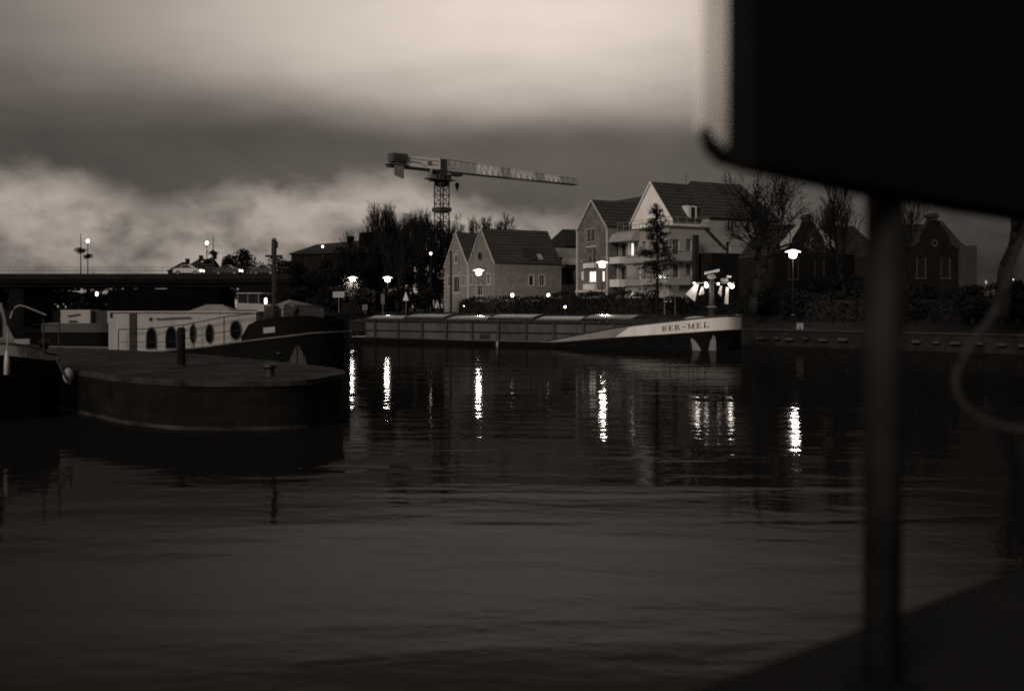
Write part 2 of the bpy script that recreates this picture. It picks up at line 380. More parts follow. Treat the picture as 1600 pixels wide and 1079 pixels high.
# ------------------------------------------------------------------ big board on a post, ledge and cable right next to the camera
def build_foreground():
    l = MB(); E0 = Vector((.4, 2.08, 0)); dr = Vector((1.16, .96, 0)).normalized(); nr = Vector((dr.y, -dr.x, 0))
    a = E0 - dr * 4; b = E0 + dr * 14
    prof = [(0.0, 2.20), (0.03, 2.225), (.2, 2.235), (6, 2.235), (6, -1), (.02, -1)]
    vs = [];
    for p in (a, b):
        for o, z in prof: q = p + nr * o; vs.append((q.x, q.y, z))
    n = len(prof); l.add(vs, [(i, (i + 1) % n, n + (i + 1) % n, n + i) for i in range(n)])
    tag(l.build('pavement', mat('near_ledge', .011, .95, .3, 2, spec=.1)), kind='structure')
    root = thing('notice_board', 'huge black out-of-focus board with a pale edge on a dark post beside the water', 'notice board', (.745, 2.0, 2.235), math.atan2(.70, .72))
    inv = Matrix.Rotation(-math.atan2(.70, .72), 4, 'Z') @ Matrix.Translation((-.745, -2.0, -2.235))
    Lc = lambda v: inv @ Vector(v)
    # post
    m = MB(); m.tube([Lc((.742, 2.0, 2.23)), Lc((.752, 2.0, 3.6))], .037, 14); m.build('post', mat('post_paint', .017, .7, .7, 5, spec=.15), root, True)
    m = MB(); q = Lc((.745, 2, 2.235)); m.lathe([(.07, 0), (.07, .012), (.045, .02)], q, 14); m.build('base_plate', M_black, root)
    # board: near bottom edge falls a little towards its far end
    A = P(1137, 262, 1.6); B = P(1370, 300, 1.95); C = B + (B - A) * 2.2; C.z = B.z + (B.z - A.z) * .3
    face = [Lc(A), Lc(B), Lc(C), Lc(C + Vector((0, 0, 1.6))), Lc((A.x, A.y, A.z + 1.2))]
    m = MB(); m.prism(face, (0, -.05, 0)); m.build('panel', M_black, root)
    # rounded frame tube along the bottom, hooking up round the free end
    s = P(1099, 196, 1.6); s2 = P(1103, 212, 1.6); p1 = P(1110, 229, 1.6); p2 = P(1124, 243, 1.6); p3 = P(1160, 255, 1.64); p4 = P(1370, 296, 1.95)
    m = MB(); m.tube([Lc(x) for x in (s, s2, p1, p2, p3, p4, C + Vector((0, 0, .01)))], [.004, .011, .014, .015, .015, .02, .024], 10)
    m.build('frame_tube', M_black, root, True)
    # pale end lip
    a0 = P(1099, 205, 1.6); a1 = P(1136, 225, 1.6)
    m = MB(); m.prism([Lc((a0.x, 1.6, a0.z)), Lc((a1.x, 1.6, a1.z)), Lc((a1.x, 1.6, 3.95)), Lc((a0.x, 1.6, 3.95))], (-.006, .012, 0))
    lip = mat('pale_plastic_lip', .85, .5, .05, 2)
    nt = lip.node_tree; nt.nodes['Principled BSDF'].inputs['Transmission Weight'].default_value = .9; nt.nodes['Principled BSDF'].inputs['Roughness'].default_value = .3
    m.build('edge_lip', lip, root)
    # cable sagging from the board's far end
    pts = [P(1620, 330, 2.2), P(1592, 385, 2.2), P(1562, 475, 2.2), P(1515, 540, 2.2), P(1494, 585, 2.2), P(1500, 622, 2.2), P(1535, 655, 2.2), P(1600, 672, 2.2), P(1700, 680, 2.2)]
    sm = []
    for i in range(len(pts) - 1):
        p0, p1, p2, p3 = pts[max(i - 1, 0)], pts[i], pts[i + 1], pts[min(i + 2, len(pts) - 1)]
        for k in range(5):
            t = k / 5; sm.append(.5 * ((2 * p1) + (p2 - p0) * t + (2 * p0 - 5 * p1 + 4 * p2 - p3) * t * t + (-p0 + 3 * p1 - 3 * p2 + p3) * t ** 3))
    m = MB(); m.tube(sm, .008, 8)
    tag(m.build('cable', M_cable, None, True), 'blurred grey cable sagging in a curve right of the post', 'cable')
build_foreground()

# ------------------------------------------------------------------ lettering (block serif strokes)
def ring(cx, cy, rx, ry, tx, ty, a0, a1, n=8):
    o = []
    for i in range(n):
        w0, w1 = R(a0 + (a1 - a0) * i / n), R(a0 + (a1 - a0) * (i + 1) / n)
        f = lambda w, k: (cx + (rx - k * tx) * math.cos(w), cy + (ry - k * ty) * math.sin(w))
        o.append([f(w0, 1), f(w0, 0), f(w1, 0), f(w1, 1)])
    return o
def rc(a, b, c, d): return [(a, b), (c, b), (c, d), (a, d)]
GLY = {
 'B': [rc(.1, 0, .3, 1), rc(0, 0, .42, .07), rc(0, .93, .42, 1), rc(.3, .47, .45, .54)] + ring(.4, .755, .38, .245, .2, .08, -90, 90) + ring(.42, .255, .44, .255, .22, .08, -90, 90),
 'E': [rc(.1, 0, .3, 1), rc(0, 0, .78, .09), rc(0, .91, .74, 1), rc(.3, .46, .55, .54), rc(.70, 0, .80, .28), rc(.66, .74, .75, 1), rc(.5, .38, .57, .62)],
 'F': [rc(.1, 0, .3, 1), rc(0, 0, .45, .07), rc(0, .91, .74, 1), rc(.3, .46, .55, .54), rc(.66, .74, .75, 1), rc(.5, .38, .57, .62)],
 'R': [rc(.1, 0, .3, 1), rc(0, 0, .42, .07), rc(0, .93, .42, 1), rc(.3, .45, .45, .52)] + ring(.4, .735, .38, .265, .2, .08, -90, 90) + [[(.4, .48), (.6, .48), (.95, 0), (.70, 0)], rc(.66, 0, 1, .07)],
 'M': [rc(.1, 0, .22, 1), rc(0, 0, .34, .07), rc(0, .93, .28, 1), rc(.82, 0, 1.02, 1), rc(.74, 0, 1.12, .07), rc(.86, .93, 1.12, 1), [(.1, 1), (.3, 1), (.62, .12), (.52, .05)], [(.52, .05), (.60, .05), (.94, 1), (.84, 1)]],
 'L': [rc(.1, 0, .3, 1), rc(0, .93, .42, 1), rc(0, 0, .78, .09), rc(.70, 0, .80, .3)],
 'D': [rc(.1, 0, .3, 1), rc(0, 0, .42, .07), rc(0, .93, .42, 1)] + ring(.36, .5, .50, .5, .22, .08, -90, 90),
 '2': ring(.38, .72, .34, .28, .16, .1, -20, 190) + [[(.52, .60), (.70, .64), (.26, .1), (.02, .1)], rc(.02, 0, .74, .13)],
 '-': [rc(.05, .40, .62, .54)],
}
def lettering(text, place, gap=.16):
    """place(u, v) with u in 0..1 along the word, v in 0..1 up; returns a mesh"""
    wid = {'M': 1.12, '-': .67, 'R': 1.0, 'B': .88, 'D': .88}
    tot = sum(wid.get(ch, .8) + gap for ch in text) - gap; x = 0; mb = MB()
    for ch in text:
        for q in GLY[ch]: mb.quad(*[place((x + a) / tot, b) for a, b in q])
        x += wid.get(ch, .8) + gap
    return mb

# ------------------------------------------------------------------ boats
def hull_curve(L, B, Lb, n=10, pw=.9):
    """(x, half breadth) from stern to stem at x=0"""
    pts = [(-L, B / 2 * .72), (-L + 1.0, B / 2 * .92), (-L + 2.5, B / 2)]
    k = -L + 4
    while k < -Lb - .3: pts.append((k, B / 2)); k += .5
    for i in range(n + 1):
        w = math.pi / 2 * i / n; pts.append((-Lb + Lb * math.sin(w), B / 2 * max(math.cos(w), 0) ** pw))
    return pts
def band(mb, curve, B, zlo, zhi, sides=(-1, 1), off=0.0, x_from=None, x_to=None, rows=2, slant=0.0, thick=0.0):
    """a strip of the hull between two sheer lines on one or both sides"""
    for s in sides:
        cols = []
        xs = [c[0] for c in curve]; bs = [c[1] for c in curve]
        def at(x, v): return Vector((x, B / 2 + s * (np.interp(x, xs, bs) + off), zlo(x) + (zhi(x) - zlo(x)) * v))
        use = [x for x in xs if (x_from is None or x > x_from + abs(slant) + .05) and (x_to is None or x < x_to - .05)]
        grid = []
        if x_from is not None: grid.append([at(x_from + slant * v / rows, v / rows) for v in range(rows + 1)])
        for x in use: grid.append([at(x, v / rows) for v in range(rows + 1)])
        if x_to is not None: grid.append([at(x_to + slant * v / rows, v / rows) for v in range(rows + 1)])
        n = rows + 1
        mb.add([p for g in grid for p in g], [(i * n + j, (i + 1) * n + j, (i + 1) * n + j + 1, i * n + j + 1) for i in range(len(grid) - 1) for j in range(rows)])
    return mb
def lid(mb, curve, B, z, inset=0.0, x0=None, x1=None):
    pts = [(x, b) for x, b in curve if (x0 is None or x >= x0) and (x1 is None or x <= x1)]
    for (xa, ba), (xb, bb) in zip(pts, pts[1:]):
        ba, bb = max(ba - inset, 0), max(bb - inset, 0)
        mb.quad((xa, B / 2 - ba, z(xa)), (xb, B / 2 - bb, z(xb)), (xb, B / 2 + bb, z(xb)), (xa, B / 2 + ba, z(xa)))
    return mb

class HullMap:
    def __init__(s, O, ux, uy, B, cur): s.O, s.ux, s.uy, s.B = O, ux, uy, B; s.xs = [c[0] for c in cur]; s.bs = [c[1] for c in cur]
    def y(s, x): return s.B / 2 - float(np.interp(x, s.xs, s.bs))
    def p(s, x, z=0.0, side=-1): return s.O + s.ux * x + s.uy * (s.B / 2 + side * (s.B / 2 - s.y(x))) + Vector((0, 0, z))
    def px(s, x, side=-1): q = s.p(x, 0, side); return 800 + F * q.x / q.y
    def extreme(s): return max(s.px(x, k) for x in np.linspace(s.xs[-1] - 4, s.xs[-1], 60) for k in (-1, 1))
    def fit(s, px):
        for _ in range(12): e = s.extreme() - px; d = (s.O + s.ux * s.xs[-1]).y; s.O = s.O - s.ux * (e / F * d / max(s.ux.x, .3) * .8)
        return s
    def x(s, px):
        a, b = s.xs[0], s.xs[-1]; best = max(np.linspace(b - 4, b, 80), key=lambda v: s.px(v)); b = best
        for _ in range(40):
            c = (a + b) / 2
            if s.px(c) < px: a = c
            else: b = c
        return a
    def z(s, px, py): return Z(py, s.p(s.x(px)).y)

def build_barge():
    rz = math.atan2(-.54, .84)
    ux = Vector((math.cos(rz), math.sin(rz), 0)); uy = Vector((-math.sin(rz), math.cos(rz), 0))
    O = Vector((14.45, 68.2, 0))
    root = thing('cargo_barge', 'long low river barge with white bow lettered BER-MEL', 'barge', O, rz)
    B = 5.0; L = 34.8; cur = [(x + .2, b) for x, b in hull_curve(L, B, 3.2, 12, .75)]
    s_ = [-40, -22, -14, -13, -8.2, -4, -1, .3]
    lo = lambda x: float(np.interp(x, s_, [.45, .33, .32, .34, .78, 1.08, 1.33, 1.42]))
    hi = lambda x: float(np.interp(x, [-40, -30, -14.3, -13.3, -8.2, -4, -1, .3], [.5, .40, .38, .56, 1.50, 1.98, 2.30, 2.40]))
    kz = lambda x: -.8
    def yat(x): return B / 2 - float(np.interp(x, [c[0] for c in cur], [c[1] for c in cur]))
    band(MB(), cur, B, kz, lo, rows=3).build('hull', M_blackhull, root, True)
    band(MB(), cur, B, lo, hi, x_to=-8.3, slant=1.3, off=.012).build('midship_bulwark', M_greyhull, root)
    band(MB(), cur, B, lo, hi, x_from=-8.3, slant=1.3, off=.012).build('bow_bulwark', M_white, root, True)
    r = MB()
    for s in (-1, 1):
        r.tube([(x, B / 2 + s * (b + .02), hi(x) + .03) for x, b in cur if x > -14.4], .06, 6)
    r.build('bulwark_rail', mat('rail_dark', .035, .5, .3, 2), root, True)
    r = MB()
    for s in (-1, 1): r.tube([(x, B / 2 + s * (b + .02), lo(x)) for x, b in cur], .055, 6)
    r.build('rubbing_strake', M_dark, root, True)
    lid(MB(), cur, B, lambda x: lo(x) + .05, .03).build('deck', M_dark, root)
    # hold coaming with stiffeners and a mid ledge
    c0, c1, y0, y1 = -L + 2.2, -6.8, .55, B - .55
    ct = 1.90
    m = MB(); m.box(c0, c1, y0, y1, .36, ct); m.build('hold_coaming', M_coam, root)
    for x in np.arange(c0 + 1.1, c1, 2.55):
        m = MB(); m.box(x - .10, x + .10, y0 - .16, y0 - .002, .36, ct - .08); m.build('stiffener', mat('stiffener_paint', .04, .6, .3, 1), root)
    m = MB(); m.box(c0, c1, y0 - .19, y0 - .003, 1.02, 1.08); m.box(c0 - .1, c1 + .1, y0 - .22, y0 - .003, ct - .10, ct + .06); m.build('coaming_ledge', M_dark, root)
    m = MB(); m.box(c0 + 12.0, c0 + 13.0, y0 - .05, y0 - .002, .5, .86); m.build('inspection_plate', M_dark, root)
    # sliding arched hatch covers, alternately high and low
    nC = 6; step = (c1 - c0 - .2) / nC
    for i in range(nC):
        a = c0 + .1 + i * step; b = a + step * .94; up = .05 + (.13 if i % 2 else 0); m = MB(); n = 12; vs = []
        for x in (a, b):
            for k in range(n + 1):
                v = k / n; vs.append((x, y0 - .1 + (y1 - y0 + .2) * v, ct + .07 + up + .30 * math.sin(math.pi * v) ** .7))
        w = n + 1
        m.add(vs, [(k, k + 1, w + k + 1, w + k) for k in range(n)] + [tuple(range(w))[::-1], tuple(range(w, 2 * w))])
        m.build('hatch_cover', M_wetsteel, root)
        e = MB(); e.tube([vs[k] for k in range(w)], .045, 5); e.build('hatch_seal', M_dark, root.children[-1])
    # fore deck gear
    m = MB(); m.lathe([(1.3, 0), (1.2, .2), (.8, .42), (.3, .5)], (-2.9, 2.6, 1.85), 20); m.build('tarpaulin_mound', mat('pale_tarp', .4, .8, .1, 2), root, True)
    for x in (-11.6, -10.2, -8.6):
        m = MB(); m.lathe([(.14, 0), (.14, .82), (.2, .86), (.2, .92)], (x, .75, lo(x) + .05), 10); m.build('deck_bollard', M_steel, root)
    m = MB(); m.box(-7.0, -6.3, 1.6, 3.4, 1.0, 2.05); m.box(-5.6, -5.1, 1.9, 2.9, 1.2, 2.2); m.build('winch', M_dark, root)
    # name
    top = lambda x: hi(x); 
    def proj(x, z):
        p = O + ux * x + uy * (yat(x) - .02) + Vector((0, 0, z)); return 800 + F * p.x / p.y
    def solve(px, v):
        a, b = -14.0, .1
        for _ in range(40):
            c = (a + b) / 2
            if proj(c, 1.5) < px: a = c
            else: b = c
        return a
    xa, xb = solve(1034, .5), solve(1108, .5)
    def place(u, v):
        x = xa + (xb - xa) * u; w = lo(x) + (hi(x) - lo(x)) * (.30 + .40 * v)
        return Vector((x, yat(x) - .035, w))
    lettering('BER-MEL', place, .26).build('lettering', M_ink, root)
    # pale anchor flares on the dark bow plating
    for poly in ([(1079, 528), (1084, 530), (1091, 538), (1096, 548), (1094, 551), (1083, 551), (1081, 538)], [(1115, 523), (1118, 527), (1119, 536), (1119, 551), (1107, 551), (1108, 542), (1110, 533)]):
        m = MB(); vs = []
        for (px, py) in poly:
            x = solve(px, 0); d = (O + ux * x + uy * yat(x)).y; vs.append((x, yat(x) - .03, max(Z(py, d), -.15)))
        m.quad(*vs); m.build('anchor_flare', mat('flare_paint', .20, .6, .25, 2), root)
    # lit mast with pennants standing on the fore deck
    d = 70.2; X = GX(1112, d)
    base = Vector((X, d, 1.35))
    mast = thing('light_mast', 'tall mast with two arms carrying bright lamps and hanging white pennants', 'mast', base, R(-8))
    zr = lambda py: Z(py, d) - 1.35; xr = lambda px: (px - 1112) / F * d
    m = MB(); m.tube([(0, 0, 0), (0, 0, zr(431))], [.2, .15], 12); m.build('pole', mat('mast_paint', .05, .5, .3, 1), mast, True)
    m = MB(); m.lathe([(.34, zr(480)), (.34, zr(478.5))], n=16); m.build('collar', M_offwhite, mast)
    m = MB(); m.box(xr(1083), xr(1147), -.06, .06, zr(442.5), zr(441.5)); m.build('cross_arm', M_steel, mast)
    m = MB(); m.tube([(xr(1101), -.05, zr(427)), (xr(1124), .05, zr(422))], .09, 8); m.build('radar_scanner', M_white, mast)
    m = MB(); m.lathe([(.12, zr(436)), (.3, zr(434)), (.3, zr(431)), (.16, zr(428))], n=14); m.build('searchlight_housing', M_offwhite, mast)
    m = MB(); m.box(xr(1126), xr(1137), -.12, .12, zr(440), zr(435)); m.build('loudspeaker', M_steel, mast)
    m = MB(); m.box(xr(1135), xr(1142), -.08, .08, zr(433.5), zr(431)); m.build('vane', M_white, mast)
    lamps = [(1085, 442.3, .07), (1103, 442.6, .09), (1104, 446.5, .15), (1122, 443.5, .08), (1139, 444.3, .09), (1143, 447.3, .16)]
    for (px, py, r) in lamps:
        m = MB(); m.lathe([(r * .25, -r), (r * .8, -r * .6), (r, 0), (r * .8, r * .6), (r * .25, r)], (xr(px), -.12, zr(py)), 10)
        m.build('lamp', M_globe, mast, True)
    pen = [((1087, 443.5), (1092, 444.5), (1086, 471), (1072, 459)), ((1096, 448), (1099.5, 448), (1100, 459), (1092, 461)), ((1125, 446), (1128, 447), (1126.5, 463), (1121.5, 458)), ((1134, 449), (1138, 449), (1137, 475), (1131, 474))]
    for k, q in enumerate(pen):
        m = MB(); (ax, ay), (bx, by), (cx, cy), (dx, dy) = q; n = 6; vs = []
        for i in range(n + 1):
            v = i / n
            for j in range(5):
                u = j / 4; px = (ax + (bx - ax) * u) * (1 - v) + (dx + (cx - dx) * u) * v; py = (ay + (by - ay) * u) * (1 - v) + (dy + (cy - dy) * u) * v
                vs.append((xr(px), -.12 + .10 * math.sin(u * 7 + k + v * 2) * v, zr(py)))
        m.add(vs, [(i * 5 + j, i * 5 + j + 1, (i + 1) * 5 + j + 1, (i + 1) * 5 + j) for i in range(n) for j in range(4)])
        m.build('pennant', M_cloth, mast, True)
    for px in (1090, 1140):
        lt = bpy.data.lights.new('lamp_glow', 'POINT'); lt.energy = 22; lt.shadow_soft_size = .15; lt.color = (1, .9, .8)
        o = bpy.data.objects.new('lamp_glow', lt); COL.objects.link(o); o.parent = mast; o.location = (xr(px), -.5, zr(446))
build_barge()

def build_houseboat():
    dv = Vector((.95, -.312, 0)); rz = math.atan2(dv.y, dv.x); uy = Vector((-math.sin(rz), math.cos(rz), 0)); ux = Vector((math.cos(rz), math.sin(rz), 0))
    O = Vector((GX(492, 39.5), 39.5, 0))
    root = thing('houseboat', 'black hulled houseboat with pale cabin and portholes behind the stone pier', 'houseboat', O, rz)
    B = 4.4; L = 22.0; Lb = 3.2
    cur = hull_curve(L, B, Lb, 12, .8)
    hm = HullMap(O, ux, uy, B, cur).fit(547); O = hm.O; root.location = O
    def X(px, off=0.0):                        # local x of photo column px on the line local y = off
        q = O + uy * off; return wall_at(q, ux, px)
    def ZL(px, py, off=0.0):
        q = O + uy * off + ux * X(px, off); return Z(py, q.y)
    rail_px = [(200, 551), (250, 549), (330, 541), (360, 536), (400, 531), (450, 525), (492, 520)]
    rx = [-L] + [hm.x(a) for a, b in rail_px] + [0]; rzv = [1.05] + [hm.z(a, b) for a, b in rail_px] + [hm.z(492, 520) + .02]
    lo = lambda x: float(np.interp(x, rx, rzv))
    hi = lambda x: lo(x) + float(np.interp(x, [hm.x(372), hm.x(390), hm.x(430), hm.x(480), 0], [.02, .78, .84, .74, .50]))
    band(MB(), cur, B, lambda x: -.7, lo, rows=3).build('hull', M_blackhull, root, True)
    m = MB()
    for s in (-1, 1): m.tube([(x, B / 2 + s * (b + .03), lo(x)) for x, b in cur], .045, 6)
    m.build('rub_rail', M_rail, root, True)
    band(MB(), cur, B, lo, hi, x_from=X(376), off=-.03).build('bulwark', M_blackhull, root, True)
    lid(MB(), cur, B, lambda x: lo(x) - .03).build('deck', M_dark, root)
    # cabin
    cy = .5
    xa, xb = X(176, cy), X(400, cy); ct = 2.78
    q = lambda px: X(px, cy)
    m = MB(); m.box(xa, xb, cy, B - cy, .9, ct); m.box(xb - .2, X(458, cy + .4), cy + .4, B - cy - .4, 1.2, 2.99)
    m.build('cabin', M_offwhite, root)
    m = MB(); m.box(xa - .1, xb + .1, cy - .1, B - cy + .1, ct, ct + .06); m.build('cabin_roof', M_offwhite, root)
    m = MB(); m.box(xa - .35, xa - .01, cy + .15, B - cy - .15, .9, ct - .25); m.build('stern_cabin', M_offwhite, root)
    # windows
    for (px, py, w, h, arch) in [(237, 528, .46, .86, 1), (268, 527, .50, .88, 1), (302, 521, .25, .72, 2), (328, 521.5, .34, .74, 2), (369, 516, .48, .74, 2)]:
        x = q(px); z = ZL(px, py, cy); n = 20; pts = []; fr = []
        for k in range(n):
            a = 2 * math.pi * k / n; cx, cz = math.cos(a), math.sin(a)
            if arch == 1 and cz < 0: cx = math.copysign(min(abs(cx) * 1.6, 1), cx); cz = -1 if cz < -.45 else cz / .45
            pts.append((x + cx * w / 2, cy - .045, z + cz * h / 2)); fr.append((x + cx * (w / 2 + .05), cy - .002, z + cz * (h / 2 + .05)))
        m = MB(); m.prism(fr, (0, -.035, 0)); f = m.build('window', mat('porthole_frame', .06, .5, .3, 3), root)
        m = MB(); m.quad(*pts); m.build('pane', mat('porthole_glass', .004, rough=.3, var=.3, scale=.4, spec=.1), f)
    m = MB(); m.box(q(203), q(214), cy - .05, cy - .002, .95, ct - .02); m.build('door', M_dark, root)
    m = MB(); m.box(q(234), q(238), cy - .05, cy - .002, ZL(236, 501, cy), ZL(236, 496, cy)); m.build('vent', M_dark, root)
    m = MB(); m.tube([(q(245), cy - .12, ZL(245, 498, cy)), (q(300), cy - .12, ZL(300, 495.5, cy))], .025, 6); m.build('boathook', M_dark, root)
    # dark canvas covered deckhouse
    m = MB(); dx0, dx1 = X(166, 1.0), X(366, 2.4); zt = ct + 1.02
    pr = [(cy + .5, ct + .06), (2.5, ct + .06), (2.4, zt - .12), (2.2, zt), (cy + .9, zt), (cy + .6, zt - .12)]
    m.prism([(dx0, y, z) for y, z in pr], (dx1 - dx0, 0, 0)); m.build('canvas_deckhouse', mat('black_canvas', .003, .95, .4, 2, spec=.02), root)
    # pale tarpaulin mound and tent on the cabin top
    m = MB(); a, b = X(300, 1.0), X(366, 1.0); y0, y1 = .75, 1.45
    m.add([(a, y0, ct + .06), (b, y0, ct + .06), (b, y1, ct + .06), (a, y1, ct + .06), (a + (b - a) * .35, y0 + .25, ct + .34), (a + (b - a) * .72, y0 + .25, ct + .34)], [(0, 1, 5, 4), (1, 2, 5), (2, 3, 4, 5), (3, 0, 4)])
    m.build('tarpaulin', M_tarp, root)
    m = MB(); a, b = X(427, 1.0), X(458, 1.0); y0, y1 = 1.0, 2.6; z0 = 2.992
    m.add([(a, y0, z0), (b, y0, z0), (b, y1, z0), (a, y1, z0), (a + .1, y0, z0 + .12), (b - .03, y0, z0 + .12), (b - .03, y1, z0 + .12), (a + .1, y1, z0 + .12), (a + .5, y0 + .5, z0 + .34), (b - .5, y0 + .5, z0 + .34)],
          [(0, 1, 5, 4), (1, 2, 6, 5), (2, 3, 7, 6), (3, 0, 4, 7), (4, 5, 9, 8), (5, 6, 9), (6, 7, 8, 9), (7, 4, 8)])
    m.build('skylight_cover', M_tarp, root)
    # railing
    line = [(185, 514.5), (232, 513.5), (290, 507), (350, 495), (400, 489), (450, 482), (498, 477)]
    off = .05
    pts = [Vector((X(a, off), off, ZL(a, b, off))) for a, b in line]
    m = MB(); m.tube(pts, .022, 6)
    mid = [Vector((X(a, off), off, ZL(a, b, off))) for a, b in [(185, 534), (260, 534), (330, 521), (378, 515)]]
    m.tube(mid, .014, 5)
    for px, top in [(185, 514.5), (287, 507.3), (303, 504.5), (350, 495), (411, 487.5)]:
        x = X(px, off); m.tube([(x, off, lo(x)), (x, off, ZL(px, top, off))], .022, 6)
    m.build('railing', M_dark, root)
    # name plate, windlass, box, anchor flare, stanchions
    x = X(421); yb = lambda x: B / 2 - float(np.interp(x, [c[0] for c in cur], [c[1] for c in cur]))
    xa_, xb_ = hm.x(412), hm.x(430); m = MB(); m.prism([(xa_, hm.y(xa_) + .024, hm.z(412, 520.5)), (xb_, hm.y(xb_) + .024, hm.z(430, 519)), (xb_, hm.y(xb_) + .024, hm.z(430, 510)), (xa_, hm.y(xa_) + .024, hm.z(412, 512))], (0, -.05, 0)); m.build('name_plate', M_offwhite, root)
    m = MB(); x = X(455, .7); zc = ZL(455, 484, .7)
    m.lathe([(.2, -.18), (.3, -.14), (.3, -.08), (.14, -.05), (.14, .05), (.3, .08), (.3, .14), (.2, .18)], (x, .7, zc), 16, 'y'); m.box(x - .25, x + .25, .5, .9, lo(x), zc); m.build('windlass', M_dark, root)
    m = MB(); x = X(424, .6); m.box(x - .22, x + .22, .4, .8, lo(x), ZL(424, 477, .6)); m.build('deck_box', M_dark, root)
    for poly in ([(464, 538), (464, 576), (450, 576), (453, 562), (459, 548)], [(466, 538), (472, 548), (478, 560), (481, 576), (466, 576)]):
        vs = []
        for (px, py) in poly:
            x = hm.x(px); vs.append((x, yb(x) - .03, hm.z(px, py)))
        m = MB(); m.quad(*vs); m.build('anchor_flare', mat('dull_flare_paint', .055, .7, .4, 2), root)
    m = MB(); m.lathe([(.03, 0), (.11, .03), (.11, .06)], (hm.x(437), hm.y(hm.x(437)) - .06, hm.z(437, 553)), 10); m.build('fairlead', M_rail, root)
    # mast on the fore deck
    off = 1.4; x = X(428, off); b0 = O + ux * x + uy * off
    zr = lambda py: Z(py, b0.y)
    m = MB(); m.tube([(x, off, lo(x)), (x, off, zr(398)), (x, off, zr(397)), (x, off, zr(374))], [.09, .085, .115, .10], 8); m.build('mast', M_dark, root)
    ma = root.children[-1]
    m = MB(); h = 13 / F * b0.y; vx = Vector((math.cos(-rz), math.sin(-rz), 0))
    c = Vector((x, off, zr(400))); m.tube([c - vx * h, c + vx * h], [.055, .055], 6); m.tube([c + Vector((0, -.02, .35)), c + vx * .12 + Vector((0, 0, .35)), c + vx * .12 + Vector((0, 0, .62))], .05, 6); m.build('crosstree', M_dark, ma)
    m = MB(); m.lathe([(.085, zr(374)), (.09, zr(373)), (.06, zr(371))], (x, off, 0), 8); m.build('mast_cap', M_offwhite, ma)
build_houseboat()

